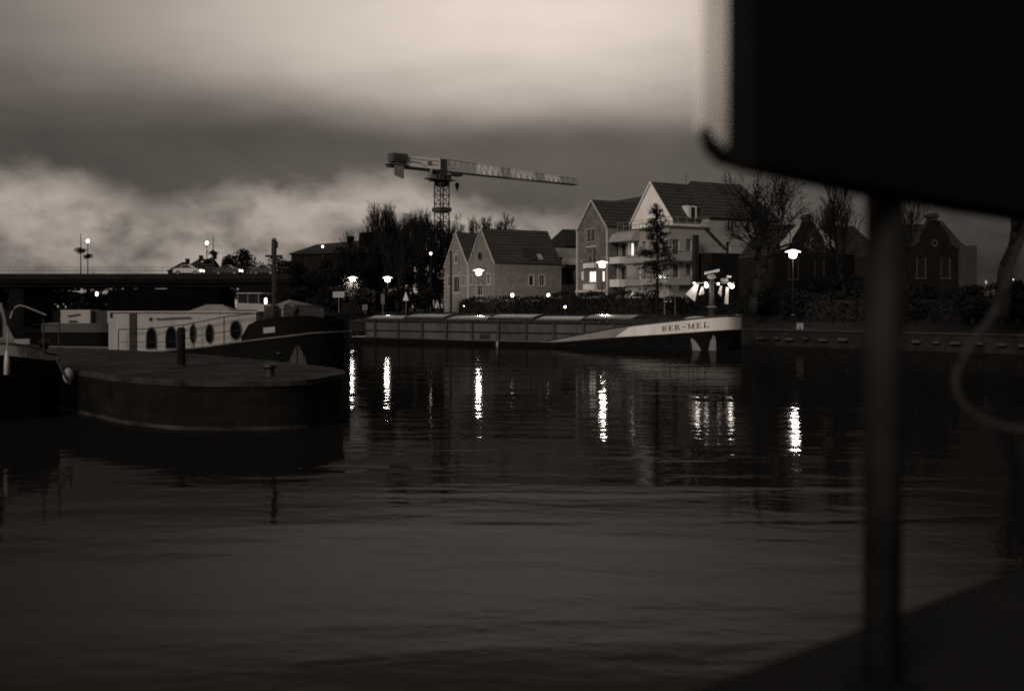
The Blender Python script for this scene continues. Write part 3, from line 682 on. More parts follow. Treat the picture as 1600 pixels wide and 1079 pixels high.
def build_near_boat():
    a = Vector((GX(60, 26.4), 26.4, 0)); b = Vector((GX(0, 26.0), 26.0, 0)); dv = (a - b).normalized(); rz = math.atan2(dv.y, dv.x)
    ux = Vector((math.cos(rz), math.sin(rz), 0)); uy = Vector((-math.sin(rz), math.cos(rz), 0))
    B = 2.5; L = 14.0; Lb = 3.0
    root = thing('trawler_yacht', 'white topped dark hulled boat lettered DFBM2 cut by the photo edge', 'boat', (0, 0, 0), rz)
    cur = hull_curve(L, B, Lb, 12, 1.25)
    hm = HullMap(a, ux, uy, B, cur).fit(93); O = hm.O; root.location = O
    xs = [c[0] for c in cur]; yb = hm.y
    X = lambda px, off=0.0: wall_at(O + uy * off, ux, px)
    def ZL(px, py, off=0.0): return Z(py, (O + uy * off + ux * X(px, off)).y)
    tbl_lo = [(-60, 552), (0, 554.5), (30, 557), (60, 560), (80, 563)]; tbl_hi = [(-60, 533), (0, 535), (30, 537.5), (60, 544), (80, 553)]
    lo = lambda x: float(np.interp(x, [-L] + [hm.x(p) for p, q in tbl_lo], [hm.z(*tbl_lo[0])] + [hm.z(*q) for q in tbl_lo]))
    hi = lambda x: float(np.interp(x, [-L] + [hm.x(p) for p, q in tbl_hi], [hm.z(*tbl_hi[0])] + [hm.z(*q) for q in tbl_hi]))
    band(MB(), cur, B, lambda x: -.5, lo, rows=3).build('hull', M_blackhull, root, True)
    band(MB(), cur, B, lo, hi, off=.015).build('topside_band', mat('boat_white', .40, .5, .12, 2), root, True)
    lid(MB(), cur, B, lambda x: hi(x) - .02).build('deck', M_offwhite, root)
    m = MB()
    for s in (-1, 1): m.tube([(x, B / 2 + s * (b_ + .02), hi(x)) for x, b_ in cur], .03, 6)
    m.build('gunwale', M_rail, root, True)
    def place(u, v):
        x0, x1 = hm.x(29), hm.x(62); x = x0 + (x1 - x0) * u
        return Vector((x - .03 * v, yb(x) - .05, lo(x) + (hi(x) - lo(x)) * (.14 + .68 * v)))
    lettering('DFBM2', place, .14).build('lettering', M_ink, root)
    # wheelhouse with arched windows
    x1 = X(7, .5); x0 = x1 - 3.6; zt = ZL(10, 468, .5); zb = hi(x1) - .05
    m = MB(); prof = [(x0, zb), (x1 + .28, zb), (x1 + .05, zb + .5), (x1 - .08, zt - .1), (x1 - .25, zt), (x0, zt)]
    m.prism([(x, .5, z) for x, z in prof], (0, 1.0, 0)); m.build('wheelhouse', mat('wheelhouse_white', .24, .5, .15, 2), root)
    for wx in (x1 - .50, x1 - 1.8):
        n = 16; pts = []
        for k in range(n):
            t = 2 * math.pi * k / n; cx, cz = math.cos(t), math.sin(t)
            if cz < 0: cx = math.copysign(min(abs(cx) * 1.7, 1), cx); cz = max(cz * 1.6, -1)
            pts.append((wx + cx * .42, .49, (zt + zb) / 2 + .07 + cz * .46))
        m = MB(); m.prism(pts, (0, -.02, 0)); m.build('window', glass('cabin_glass', .01), root)
    m = MB(); m.box(x1 - 3.0, X(46, .5), .5, 1.1, zb, zb + .13); m.build('coachroof', M_offwhite, root)
    # arched rail and guard wires
    m = MB(); pts = [(16, 497), (19, 487), (24, 480), (30, 477), (40, 479), (55, 485), (72, 492)]
    m.tube([Vector((X(p, .5), .5, ZL(p, q, .5))) for p, q in pts], .022, 6); m.build('arch_rail', M_offwhite, root)
    m = MB()
    for l in ([(0, 506), (25, 507), (62, 517)], [(25, 518), (66, 517)], [(50, 507.5), (95, 509)]):
        m.tube([Vector((X(p, .1), .1, ZL(p, q, .1))) for p, q in l], .009, 5)
    for px in (68, 92):
        x = X(px, .1); m.tube([(x, .1, hi(x) - .1), (x, .1, ZL(px, 498, .1))], .02, 6)
    m.build('guard_wire', M_dark, root)
    m = MB(); m.lathe([(.07, 0), (.13, .08), (.14, .2), (.1, .3)], (-.4, B / 2, hi(-.4)), 12); m.build('bow_roller', M_dark, root)
    # fenders hang from the boat
    d = 25.2; f = thing('boat_fender', 'round pale fender hanging at the bow under a dark strap', 'fender', (GX(106, d), d, Z(595, d)))
    m = MB(); k = 11 / F * d; m.lathe([(.02, -k * 1.1), (k * .5, -k * .7), (k * .72, 0), (k * .6, k * .7), (k * .2, k * 1.1)], (0, 0, .13), 14); m.build('float', mat('fender_white', .30, .6, .15, 2), f, True)
    m = MB(); m.tube([(-.24, -.1, .55), (.0, -.17, .13), (.12, -.14, -.08)], .025, 6); m.build('strap', M_dark, f)
    d = 25.7; f = thing('pole_fender', 'slim white pole fender hanging over the dark hull by the wheelhouse', 'fender', (GX(10.5, d), d, Z(586, d)))
    m = MB(); h = (586 - 548) / F * d; m.lathe([(.03, 0), (.075, .02), (.065, h * .6), (.035, h)], n=10); m.build('float', mat('pole_fender_white', .5, .5, .1, 2), f, True)
    m = MB(); m.tube([(0, 0, h), (-.02, .1, h + .48)], .018, 6); m.build('hanger', M_offwhite, f)
build_near_boat()

def build_small_boat():
    d = 52; x0, x1 = GX(60, d), GX(186, d); root = thing('cabin_cruiser', 'grey white cabin cruiser moored between the near boat and the houseboat', 'boat', (x0, d, 0), R(4))
    w = x1 - x0; zz = lambda py: Z(py, d)
    cur = [(x + w, b) for x, b in hull_curve(w, 2.6, 1.3, 8)]
    band(MB(), cur, 2.6, lambda x: -.3, lambda x: zz(519), rows=2).build('hull', M_blackhull, root, True)
    band(MB(), cur, 2.6, lambda x: zz(519), lambda x: zz(505), rows=1, off=.01).build('topside_band', mat('cruiser_grey', .05, .5, .3, 1), root)
    lid(MB(), cur, 2.6, lambda x: zz(505)).build('deck', M_rail, root)
    xx = lambda px: GX(px, d) - x0
    m = MB(); m.box(xx(88), xx(133.5), .5, 2.1, zz(505), zz(484)); m.build('cabin', M_offwhite, root)
    m = MB(); m.tube([(xx(99), .44, zz(494)), (xx(118), .44, zz(491))], .03, 5); m.tube([(xx(101), .44, zz(502)), (xx(113), .44, zz(502))], .04, 5); m.build('grab_rail', M_dark, root)
    m = MB(); m.box(xx(133.5), xx(158), .8, 1.9, zz(505), zz(485)); m.build('cockpit_cover', mat('cover_dark', .05, .9, .3, 2), root)
    m = MB(); m.box(xx(159), xx(163), .6, .7, zz(505), zz(483)); m.build('cockpit_post', M_offwhite, root)
    m = MB(); m.lathe([(.28, 0), (.25, .08), (.1, .16)], (xx(178), .8, zz(505)), 14); m.build('bow_hatch', M_white, root)
    # white wheelhouse of the boat moored behind the houseboat
    d = 54; x0 = GX(364, d); root = thing('white_motorboat', 'small white motorboat with open wheelhouse moored beyond the houseboat', 'boat', (x0, d, 0), R(-6))
    xx = lambda px: GX(px, d) - x0; w = GX(430, d) - x0; zz = lambda py: Z(py, d)
    cur = [(x + w + .6, b) for x, b in hull_curve(w + .9, 2.2, 1.0, 8)]
    band(MB(), cur, 2.2, lambda x: -.3, lambda x: zz(484), rows=2).build('hull', M_blackhull, root, True)
    m = MB(); m.prism([(xx(366), .3, zz(484)), (xx(421), .3, zz(484)), (xx(420), .3, zz(475.5)), (xx(366), .3, zz(473))], (0, 1.6, 0)); m.build('cabin', M_offwhite, root)
    m = MB()
    for px in (368, 384, 401):
        for y in (.35, 1.78): m = MB(); m.box(xx(px) - .03, xx(px) + .03, y, y + .07, zz(474), zz(458)); m.build('window_post', M_rail, root)
    m = MB(); m.box(xx(366.5), xx(406), .25, 1.95, zz(458.6), zz(457)); m.build('roof', M_offwhite, root)
    m = MB(); m.box(xx(369), xx(383), .40, .42, zz(473), zz(459)); m.box(xx(385), xx(400), .40, .42, zz(473), zz(459)); m.build('windscreen', M_glass, root)
    m = MB(); m.lathe([(.03, -.16), (.07, -.1), (.07, .1), (.03, .16)], (xx(413.5), .3, zz(470)), 10); m.build('deck_lamp', M_globe, root, True)
build_small_boat()

d = 74.5
mk = thing('marker_post', 'short white marker post sticking out of the water before the barge', 'marker post', (GX(777, d), d, -.3))
m = MB(); m.lathe([(.09, 0), (.09, .45)], n=10); m.build('post', M_steel, mk)
m = MB(); m.lathe([(.10, .45), (.10, .72), (.05, .76)], n=10); m.build('cap', M_offwhite, mk)

# ------------------------------------------------------------------ bridge
BD = 140.0
def build_bridge():
    zt = Z(429, BD); zs = Z(448, BD); x0, x1 = -150, GX(452, BD)
    root = thing('road_bridge', 'dark flat road bridge with thin railing crossing the canal', 'bridge', (x0, BD, 0))
    w = x1 - x0
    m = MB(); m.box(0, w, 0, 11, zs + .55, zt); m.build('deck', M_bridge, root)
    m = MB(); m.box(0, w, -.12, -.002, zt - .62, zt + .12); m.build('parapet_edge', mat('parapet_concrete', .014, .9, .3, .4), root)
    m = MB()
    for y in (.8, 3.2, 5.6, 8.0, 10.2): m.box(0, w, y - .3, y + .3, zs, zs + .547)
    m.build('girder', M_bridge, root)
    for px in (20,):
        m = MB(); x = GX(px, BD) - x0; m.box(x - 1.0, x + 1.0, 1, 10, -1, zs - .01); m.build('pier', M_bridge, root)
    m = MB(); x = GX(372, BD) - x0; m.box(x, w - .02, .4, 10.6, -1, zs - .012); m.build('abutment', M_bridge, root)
    for y in (.05, 10.9):
        m = MB(); h0 = zt + .12; h1 = Z(417.5, BD)
        m.tube([(0, y, h1), (w, y, h1)], .03, 5); m.tube([(0, y, (h0 + h1) / 2), (w, y, (h0 + h1) / 2)], .009, 4)
        for x in np.arange(0, w, 2.4): m.tube([(x, y, h0), (x, y, h1)], .016, 4)
        m.build('railing', M_rail, root)
    # lamps and flower poles on the bridge
    def lamp(px, top, basket, lit, y, label, grp):
        d = BD + y; t = thing('bridge_lamp' if lit else 'flower_pole', label, 'street lamp' if lit else 'pole', (GX(px, d), d, zt), 0, grp)
        h = Z(top, d) - zt
        q = MB(); q.tube([(0, 0, 0), (0, 0, h)], [.09, .05], 8); q.build('pole', M_dark, t)
        if lit:
            q = MB(); q.lathe([(.05, h), (.17, h + .06), (.24, h + .24), (.15, h + .42), (.05, h + .48)], n=12); q.build('lantern', M_lamp, t, True)
        else:
            q = MB(); q.lathe([(.05, h), (.07, h + .1), (.02, h + .2)], n=8); q.build('finial', M_dark, t)
        rng = random.Random(px); hb = Z(basket, d) - zt
        q = MB(); q.lathe([(.08, hb - .42), (.4, hb - .1), (.42, hb - .02)], n=10); b = q.build('flower_basket', M_dark, t)
        q = MB(); q.leaves(rng, 160, lambda r: (r.gauss(0, .30), r.gauss(0, .30), hb + r.gauss(0, .16)), .16); q.build('flowers', M_leaf, b)
    lamp(137, 379, 400, True, 9.5, 'lit bridge lamp with a flower basket next to a bare flower pole', 'lamps on the bridge')
    lamp(323, 382, 408, True, 9.5, 'lit bridge lamp above the white car and house roofs', 'lamps on the bridge')
    lamp(126, 367, 391, False, .7, 'unlit pole with flower basket over the open water span', 'flower poles on the bridge')
    lamp(333, 371, 395, False, .7, 'unlit pole with flower basket rising beside the white car', 'flower poles on the bridge')
    # cars
    def car(px0, px1, mt, label, y, lit=True):
        d = BD + y; xa, xb = GX(px0, d), GX(px1, d); l = xb - xa; zr = zt + .02
        t = thing('car', label, 'car', (xa, d, zr), 0, 'cars crossing the bridge')
        side = [(0, .35), (.02, .75), (.18, .95), (.9, 1.0), (1.35, 1.42), (2.3, 1.47), (3.0, 1.0), (3.85, .86), (4.1, .6), (4.12, .32)]
        k = l / 4.12
        m = MB(); m.prism([(x * k, 0, z) for x, z in side], (0, 1.7, 0)); m.build('body', mt, t)
        m = MB(); m.prism([(1.02 * k, -.006, 1.0), (1.42 * k, -.006, 1.36), (2.25 * k, -.006, 1.41), (2.85 * k, -.006, 1.0)], (0, 1.712, 0)); m.build('window', M_glass, t)
        for wx in (.75 * k, 3.3 * k):
            m = MB(); m.lathe([(.31, -.02), (.33, .0), (.33, .16), (.31, .2)], (wx, 0, .33), 14, 'y'); wh = m.build('wheel', M_tyre, t)
            m = MB(); m.lathe([(.2, -.03), (.2, -.018)], (wx, 0, .33), 12, 'y'); m.build('rim', M_steel, wh)
        if lit:
            for yy in (.18, 1.5):
                m = MB(); m.lathe([(.08, -.08), (.17, 0), (.12, .09)], (4.08 * k, yy, .64), 10, 'x'); m.build('headlight', M_head, t, True)
    car(270, 313, M_car, 'white car with bright headlights driving over the bridge', 2.2)
    car(334, 374, M_cardk, 'dark car with headlights following close ahead on the bridge', 2.2)
    car(393, 430, M_cardk, 'dark unlit car almost hidden at the treed end of the bridge', 2.2, False)
    # lamp under the bridge
    t = thing('wall_lamp', 'small bright lamp shining under the road bridge', 'lamp', (GX(151, 139), 139, Z(459, 139)))
    m = MB(); m.lathe([(.03, -.3), (.16, -.2), (.16, .2), (.03, .3)], n=10); m.build('glass', M_globe, t, True)
    m = MB(); m.tube([(0, 0, .28), (0, 1.1, .5)], .04, 6); m.build('bracket', M_dark, t)
build_bridge()

# ------------------------------------------------------------------ buildings
RZ = math.atan2(.475, .88); SD = Vector((math.cos(RZ), math.sin(RZ), 0)); FD = Vector((-math.sin(RZ), math.cos(RZ), 0))
K = 1.15
def facade(mb, O, U, W, z0, z1, rects, depth=.16):
    """upright wall from O along U (local, unit, horizontal), outward normal U x Z, with recessed openings"""
    U = Vector(U); O = Vector(O); Nn = U.cross(Vector((0, 0, 1)))
    xs = sorted(set([0, W] + [a for r in rects for a in (r[0], r[2])])); zs = sorted(set([z0, z1] + [a for r in rects for a in (r[1], r[3])]))
    xs = [x for x in xs if 0 <= x <= W]; zs = [z for z in zs if z0 <= z <= z1]
    pt = lambda w, z, d=0.0: O + U * w - Nn * d + Vector((0, 0, z - O.z))
    for xa, xb in zip(xs, xs[1:]):
        for za, zb in zip(zs, zs[1:]):
            cx, cz = (xa + xb) / 2, (za + zb) / 2
            if any(r[0] < cx < r[2] and r[1] < cz < r[3] for r in rects): continue
            mb.quad(pt(xa, za), pt(xb, za), pt(xb, zb), pt(xa, zb))
    for r in rects:
        a, b, c, d = r[:4]
        for (p, q) in (((a, b), (c, b)), ((c, b), (c, d)), ((c, d), (a, d)), ((a, d), (a, b))):
            mb.quad(pt(*p), pt(*q), pt(*q, depth), pt(*p, depth))
    return pt
def windows(root, O, U, rects, depth=.16, frame=.07, mul=True, surround=False, fm=None):
    U = Vector(U); O = Vector(O); Nn = U.cross(Vector((0, 0, 1)))
    pt = lambda w, z, d=0.0: O + U * w - Nn * d + Vector((0, 0, z - O.z))
    for r in rects:
        a, b, c, d = r[:4]; lit = r[4] if len(r) > 4 else 0; t = min(frame, (c - a) * .2)
        m = MB()
        bars = [(a, b, c, b + t), (a, d - t, c, d), (a, b + t, a + t, d - t), (c - t, b + t, c, d - t)]
        if mul and (c - a) > .7: bars.append(((a + c) / 2 - t * .5, b + t, (a + c) / 2 + t * .5, d - t))
        for (e, f, g, h) in bars: m.prism([pt(e, f, depth), pt(g, f, depth), pt(g, h, depth), pt(e, h, depth)], Nn * .06)
        if surround:
            s = .14
            for (e, f, g, h) in [(a - s, d + .003, c + s, d + s), (a - s, b - s, c + s, b - .003), (a - s, b, a - .003, d), (c + .003, b, c + s, d)]:
                m.prism([pt(e, f, -.004), pt(g, f, -.004), pt(g, h, -.004), pt(e, h, -.004)], Nn * .05)
        w = m.build('window', fm or M_frame, root)
        m = MB(); m.quad(pt(a, b, depth - .02), pt(c, b, depth - .02), pt(c, d, depth - .02), pt(a, d, depth - .02))
        m.build('pane', {0: M_glass, 1: M_lit, 2: M_dim}[lit], w)
def rects_px(O, U, lst, z_at=None):
    """photo rectangles on the wall line O + U*w (world) -> (w0, z0, w1, z1, lit)"""
    out = []
    for q in lst:
        x0, y0, x1, y1 = q[:4]; w0, w1 = wall_at(O, U, x0), wall_at(O, U, x1); d = O[1] + U[1] * (w0 + w1) / 2
        out.append((min(w0, w1), Z(y1, d), max(w0, w1), Z(y0, d), q[4] if len(q) > 4 else 0))
    return out
GZ = 2.3
def gable_tri(mb, O, U, W, z1, za, apex=.5):
    U = Vector(U); O = Vector(O); q = lambda w, z: O + U * w + Vector((0, 0, z - O.z))
    mb.quad(q(0, z1), q(W, z1), q(W * apex, za))
def verge(mb, O, U, W, z1, za, wid=.22, apex=.5, th=.08):
    U = Vector(U); O = Vector(O); Nn = U.cross(Vector((0, 0, 1))); q = lambda w, z: O + U * w + Vector((0, 0, z - O.z)) + Nn * .004
    for s in (0, 1):
        a = q(0 if s == 0 else W, z1); b = q(W * apex, za); dn = (b - a).normalized(); inw = Vector((0, 0, -1)) * wid * 1.6
        mb.prism([a, b, b + inw, a + inw], Nn * th)

def build_house():
    C = Vector((-1.9 * K, 110 * K, 0)); root = thing('gabled_house', 'pale brick house with two steep gables behind the round street lamp', 'house', (C.x, C.y, GZ), RZ)
    ze = EYE + 4.88 * K - GZ; za = EYE + 8.86 * K - GZ; w = 6.7 * K; L = 8.6 * K
    Of = C + FD * 2 * w; Uf = -FD                                  # gable front, walked from its far end towards C
    loc = lambda r: [(a, b - GZ, c, d - GZ, e) for a, b, c, d, e in r]
    rf = loc(rects_px(Of, Uf, [(711.5, 398, 716.5, 411), (708.5, 432, 718, 457), (700, 432, 704, 447), (723, 431, 727, 446), (735, 430, 738.5, 444.5), (761, 428, 766, 444), (745, 446, 754, 461)]))
    rs = loc(rects_px(C, SD, [(827, 430.5, 834, 446), (843, 430.5, 851, 446)]))
    m = MB()
    facade(m, (0, 2 * w, 0), (0, -1, 0), 2 * w, 0, ze, [r for r in rf if r[3] < ze])
    facade(m, (0, 0, 0), (1, 0, 0), L, 0, ze, rs)
    m.quad((L, 0, 0), (L, 2 * w, 0), (L, 2 * w, ze), (L, 0, ze)); m.quad((L, 2 * w, 0), (0, 2 * w, 0), (0, 2 * w, ze), (L, 2 * w, ze))
    for i in (0, 1):
        m.quad((0, w * (i + 1), ze), (0, w * i, ze), (0, w * (i + .5), za)); m.quad((L, w * i, ze), (L, w * (i + 1), ze), (L, w * (i + .5), za))
    m.build('wall', M_brick2, root)
    up = [r for r in rf if r[3] >= ze]
    windows(root, (0, 2 * w, 0), (0, -1, 0), [r for r in rf if r[3] < ze], surround=True); windows(root, (0, 0, 0), (1, 0, 0), rs, surround=True)
    windows(root, (-.1, 2 * w, 0), (0, -1, 0), up, depth=0.02, surround=True)
    m = MB()
    for i in (0, 1):
        y0, y1, yr = w * i, w * (i + 1), w * (i + .5); k = .05
        m.slab((-k, y0, ze), (L + k, y0, ze), (L + k, yr, za), (-k, yr, za), .16); m.slab((-k, y1, ze), (L + k, y1, ze), (L + k, yr, za), (-k, yr, za), .16)
    roof = m.build('roof', M_tile, root)
    m = MB(); m.prism([(.05, -.12, ze - .06), (L, -.12, ze - .06), (L, -.003, ze - .06), (.05, -.003, ze - .06)], (0, 0, .12)); m.build('gutter', M_dark, root)
    m = MB()
    for i in (0, 1): verge(m, (-.055, w * (i + 1), 0), (0, -1, 0), w, ze + .1, za + .17, .16)
    m.prism([(-.1, w - .12, 0), (-.1, w + .12, 0), (-.1, w + .12, ze), (-.1, w - .12, ze)], (.095, 0, 0))
    m.build('verge', M_verge, root)
    # round window, drain pipe
    wc = wall_at(Of, Uf, 750.5); zc = Z(400, Of.y + Uf.y * wc) - GZ; m = MB(); m.lathe([(.62, -.06), (.62, -.02), (.5, -.015)], (0, 2 * w - wc, zc), 20, 'x'); f = m.build('round_window', mat('round_frame', .15, .6, .2, 2), root)
    m = MB(); m.lathe([(.52, -.085), (.5, -.07)], (0, 2 * w - wc, zc), 20, 'x'); m.build('pane', M_glass, f)
    wc = wall_at(Of, Uf, 706); m = MB(); m.tube([(-.2, 2 * w - wc, 0), (-.2, 2 * w - wc, Z(391, Of.y + Uf.y * wc) - GZ)], .13, 8); m.build('drain_pipe', M_dark, root)
    # roof lights on the slope that faces the water (plane y: 0 -> w/2, z: ze -> za)
    sl = (za - ze) / (w / 2); nrm = Vector((0, -sl, 1)).normalized()
    def onroof(x, k): return Vector((x, w / 2 * k, ze + (za - ze) * k)) + nrm * .17
    xr = lambda px, y: wall_at(C + FD * y, SD, px)
    for (p0, p1, k0, k1, mt) in [(824, 836, .10, .42, M_dark), (816, 822.5, .16, .44, M_dark), (839.5, 846, .10, .26, mat('rooflight_glass', .3, .15, .1, 1, spec=.8))]:
        y = w / 2 * (k0 + k1) / 2; a, b = xr(p0, y), xr(p1, y); m = MB(); m.prism([onroof(a, k0), onroof(b, k0), onroof(b, k1), onroof(a, k1)], nrm * .12); m.build('roof_light', mt, roof)
build_house()

def build_link():
    d = 140; C = Vector((GX(866, d), d, 0)); root = thing('flat_roofed_annex', 'flat roofed pale block with white balcony between the two gabled buildings', 'building', (C.x, C.y, GZ), RZ)
    L = wall_at(C, SD, 912); zt = Z(387, d) - GZ; rs = [(a, b - GZ, c, e - GZ, f) for a, b, c, e, f in rects_px(C, SD, [(872, 418, 900, 445), (872, 402, 880, 412)])]
    m = MB(); facade(m, (0, 0, 0), (1, 0, 0), L, 0, zt, rs, .8)
    m.quad((0, 8, 0), (0, 0, 0), (0, 0, zt), (0, 8, zt)); m.quad((L, 0, 0), (L, 8, 0), (L, 8, zt), (L, 0, zt)); m.quad((0, 0, zt), (L, 0, zt), (L, 8, zt), (0, 8, zt)); m.quad((L, 8, 0), (0, 8, 0), (0, 8, zt), (L, 8, zt))
    m.build('wall', mat('annex_render', .30, .85, .15, .5), root)
    windows(root, (0, 0, 0), (1, 0, 0), rs, .8)
    a, b = wall_at(C, SD, 879), wall_at(C, SD, 902); m = MB(); m.box(a, b, -.5, -.003, Z(413, d) - GZ, Z(404, d) - GZ); m.build('balcony', M_balc, root)
    d = 150; C = Vector((GX(884, d), d, 0)); root = thing('back_house', 'dark roofed house peeping up behind the flat roofed annex', 'house', (C.x, C.y, GZ), RZ)
    ze = Z(385, d) - GZ; za = Z(356, d) - GZ
    m = MB(); m.box(0, 9, 0, 7, 0, ze); m.build('wall', M_brick3, root)
    m = MB(); m.slab((0, 0, ze), (9, 0, ze), (8.6, 3.5, za), (1.6, 3.5, za), .15); m.slab((0, 7, ze), (9, 7, ze), (8.6, 3.5, za), (1.6, 3.5, za), .15); m.add([(0, 0, ze), (0, 7, ze), (1.6, 3.5, za)], [(0, 1, 2)]); m.build('roof', M_tile2, root)
build_link()

def build_apartments():
    C = Vector((14.64 * K, 93 * K, 0))
    root = thing('apartment_building', 'large apartment house with bright white gable, brick gable and balconies', 'building', (C.x, C.y, GZ), RZ)
    h = lambda v: EYE + v * K - GZ
    to = lambda r: [(a, b - GZ, c, d - GZ, e) for a, b, c, d, e in r]
    # ---- block B (corner block with terrace on top), front along +y (F), side along +x (S)
    zB = h(7.55); wB = 8.5 * K; LB = 13.6 * K; zE = h(8.5)
    Of = C + FD * wB; Uf = -FD
    rf = to(rects_px(Of, Uf, [(951, 379, 966, 402), (966.3, 379, 979, 402), (981, 379, 990, 400, 1), (992, 377, 997, 397), (1003, 377, 1009, 395), (1014, 377, 1028, 398), (1028.3, 377, 1044, 398), (950, 416, 956, 437), (956.2, 418, 965, 437, 2), (965.3, 416, 979, 437), (994, 418, 1001, 437, 2), (1005, 416, 1010, 437), (1014, 412, 1044, 435), (952, 453, 957, 470), (957.2, 455, 964, 470, 2), (966, 453, 978, 470), (980, 452, 990, 470, 2), (996, 450, 1002, 470, 2), (1004, 450, 1011, 469), (1016, 452, 1030, 470)]))
    rs = to(rects_px(C, SD, [(1072.5, 373.5, 1081, 392), (1072.5, 412, 1081, 430), (1052, 374, 1062, 398), (1052, 412, 1062, 434), (1134.5, 378, 1142, 396), (1150, 402, 1156, 418), (1172, 380, 1178, 394), (1190, 402, 1197, 418), (1172, 408, 1179, 424)]))
    m = MB()
    facade(m, (0, wB, 0), (0, -1, 0), wB, 0, zB, rf, .5)
    facade(m, (0, 0, 0), (1, 0, 0), LB, 0, zB, rs, .25)
    m.quad((LB, 0, 0), (LB, 15, 0), (LB, 15, zE), (LB, 0, zE)); m.quad((LB, 15, 0), (0, 15, 0), (0, 15, zB), (LB, 15, zB)); m.quad((0, 15, 0), (0, wB, 0), (0, wB, zB), (0, 15, zB))
    m.quad((0, 0, zB), (LB, 0, zB), (LB, 15, zB), (0, 15, zB))
    # upper right wing wall, flush from tW on
    tW = wall_at(C, SD, 1108)
    m.box(tW, LB, .004, 8, zB + .01, zE)
    m.build('wall', M_beige, root)
    windows(root, (0, wB, 0), (0, -1, 0), rf, .5); windows(root, (0, 0, 0), (1, 0, 0), rs, .25)
    # dormer-like window of the wing
    rw = to(rects_px(C, SD, [(1136, 344, 1146, 361), (1165, 346, 1172, 360)])); windows(root, (0, -.02, 0), (1, 0, 0), rw, 0.0)
    # parapet coping
    m = MB(); m.box(-.14, -.003, -.14, wB, zB - .1, zB + .14); m.box(-.003, tW, -.14, -.003, zB - .1, zB + .14); m.build('parapet', mat('coping', .10, .8, .2, 1), root)
    # terrace railing
    m = MB(); zr = zB + .14
    for z in (.45, .9): m.tube([(-.05, wB, zr + z), (-.05, -.05, zr + z), (tW, -.05, zr + z)], .03, 5)
    for y in np.arange(0, wB, 1.2): m.tube([(-.05, y, zr), (-.05, y, zr + .9)], .025, 4)
    for x in np.arange(0, tW, 1.2): m.tube([(x, -.05, zr), (x, -.05, zr + .9)], .025, 4)
    m.build('terrace_railing', M_steel, root)
    # ---- penthouse with the white gable, set back on the terrace
    gx = 1.5 * K; y0, y1 = 1.46 * K, 8.06 * K; ze = h(8.55); za = h(12.2); Lp = 9.4 * K; ym = (y0 + y1) / 2
    m = MB(); m.prism([(gx, y1, zB + .01), (gx, y0, zB + .01), (gx, y0, ze), (gx, ym, za), (gx, y1, ze)], (Lp, 0, 0)); m.build('penthouse_wall', M_render, root)
    Og = C + SD * gx; wd = wall_at(Og + FD * y1, -FD, 1000), wall_at(Og + FD * y1, -FD, 1010)
    windows(root, (gx - .02, y1, 0), (0, -1, 0), [(wd[0], zB + .1, wd[1], ze - .1, 2)], 0.0)
    m = MB(); k = .12
    for (ya, e) in ((y0, -.35), (y1, .35)):
        zz = ze - .35 * (za - ze) / ((y1 - y0) / 2); m.slab((gx - k, ya + e, zz), (gx + Lp, ya + e, zz), (gx + Lp, ym, za), (gx - k, ym, za), .2)
    roof = m.build('main_roof', M_tile, root)
    m = MB(); verge(m, (gx - k - .02, y1 + .35, 0), (0, -1, 0), y1 - y0 + .7, ze - .25, za + .2, .14); m.build('verge', M_render, root)
    # dormer on the main roof
    a, b = wall_at(C + FD * y0, SD, 1074), wall_at(C + FD * y0, SD, 1087); m = MB(); m.box(a, b, y0 - .2, y0 + 1.9, ze - .2, ze + 1.5); dm = m.build('dormer', M_balc, root)
    m = MB(); m.box(a + .35, b - .3, y0 - .24, y0 - .203, ze - .1, ze + 1.25); m.build('dormer_window', M_glass, dm)
    m = MB(); m.box(a - .1, b + .1, y0 - .3, y0 + 1.9, ze + 1.503, ze + 1.62); m.build('dormer_roof', M_dark, dm)
    # higher roof behind, and the wing's own roof
    m = MB(); xa, xb = 12.0 * K, 18.5 * K; ya, yb_, yr = 6.2 * K, 17 * K, 11.5 * K; zr = h(13.4)
    m.slab((xa, ya, ze), (xb, ya, ze), (xb - 2.2, yr, zr), (xa + .6, yr, zr), .2); m.slab((xa, yb_, ze), (xb, yb_, ze), (xb - 2.2, yr, zr), (xa + .6, yr, zr), .2); m.quad((xa, ya, ze), (xa, yb_, ze), (xa + .6, yr, zr)); m.quad((xb, ya, ze), (xb, yb_, ze), (xb - 2.2, yr, zr))
    m.box(tW + .6, 19 * K, 8.01, 17, 0, ze)
    m.build('rear_roof', M_tile, root)
    # cross roof over the loggia front, between the brick block and the white gable
    m = MB(); x0, x1, xr, y0_, y1_ = .9, 11.0, 6.0, 8.15 * K, 18.8; z0_, zr_ = zB + .25, 14.1
    m.slab((x0, y0_, z0_), (x0, y1_, z0_), (xr, y1_, zr_), (xr, y0_, zr_), .15); m.slab((x1, y0_, z0_), (x1, y1_, z0_), (xr, y1_, zr_), (xr, y0_, zr_), .15); m.quad((x0, y1_, z0_), (x1, y1_, z0_), (xr, y1_, zr_)); m.quad((x0, y0_, z0_), (x1, y0_, z0_), (xr, y0_, zr_))
    m.build('cross_roof', M_tile, root)
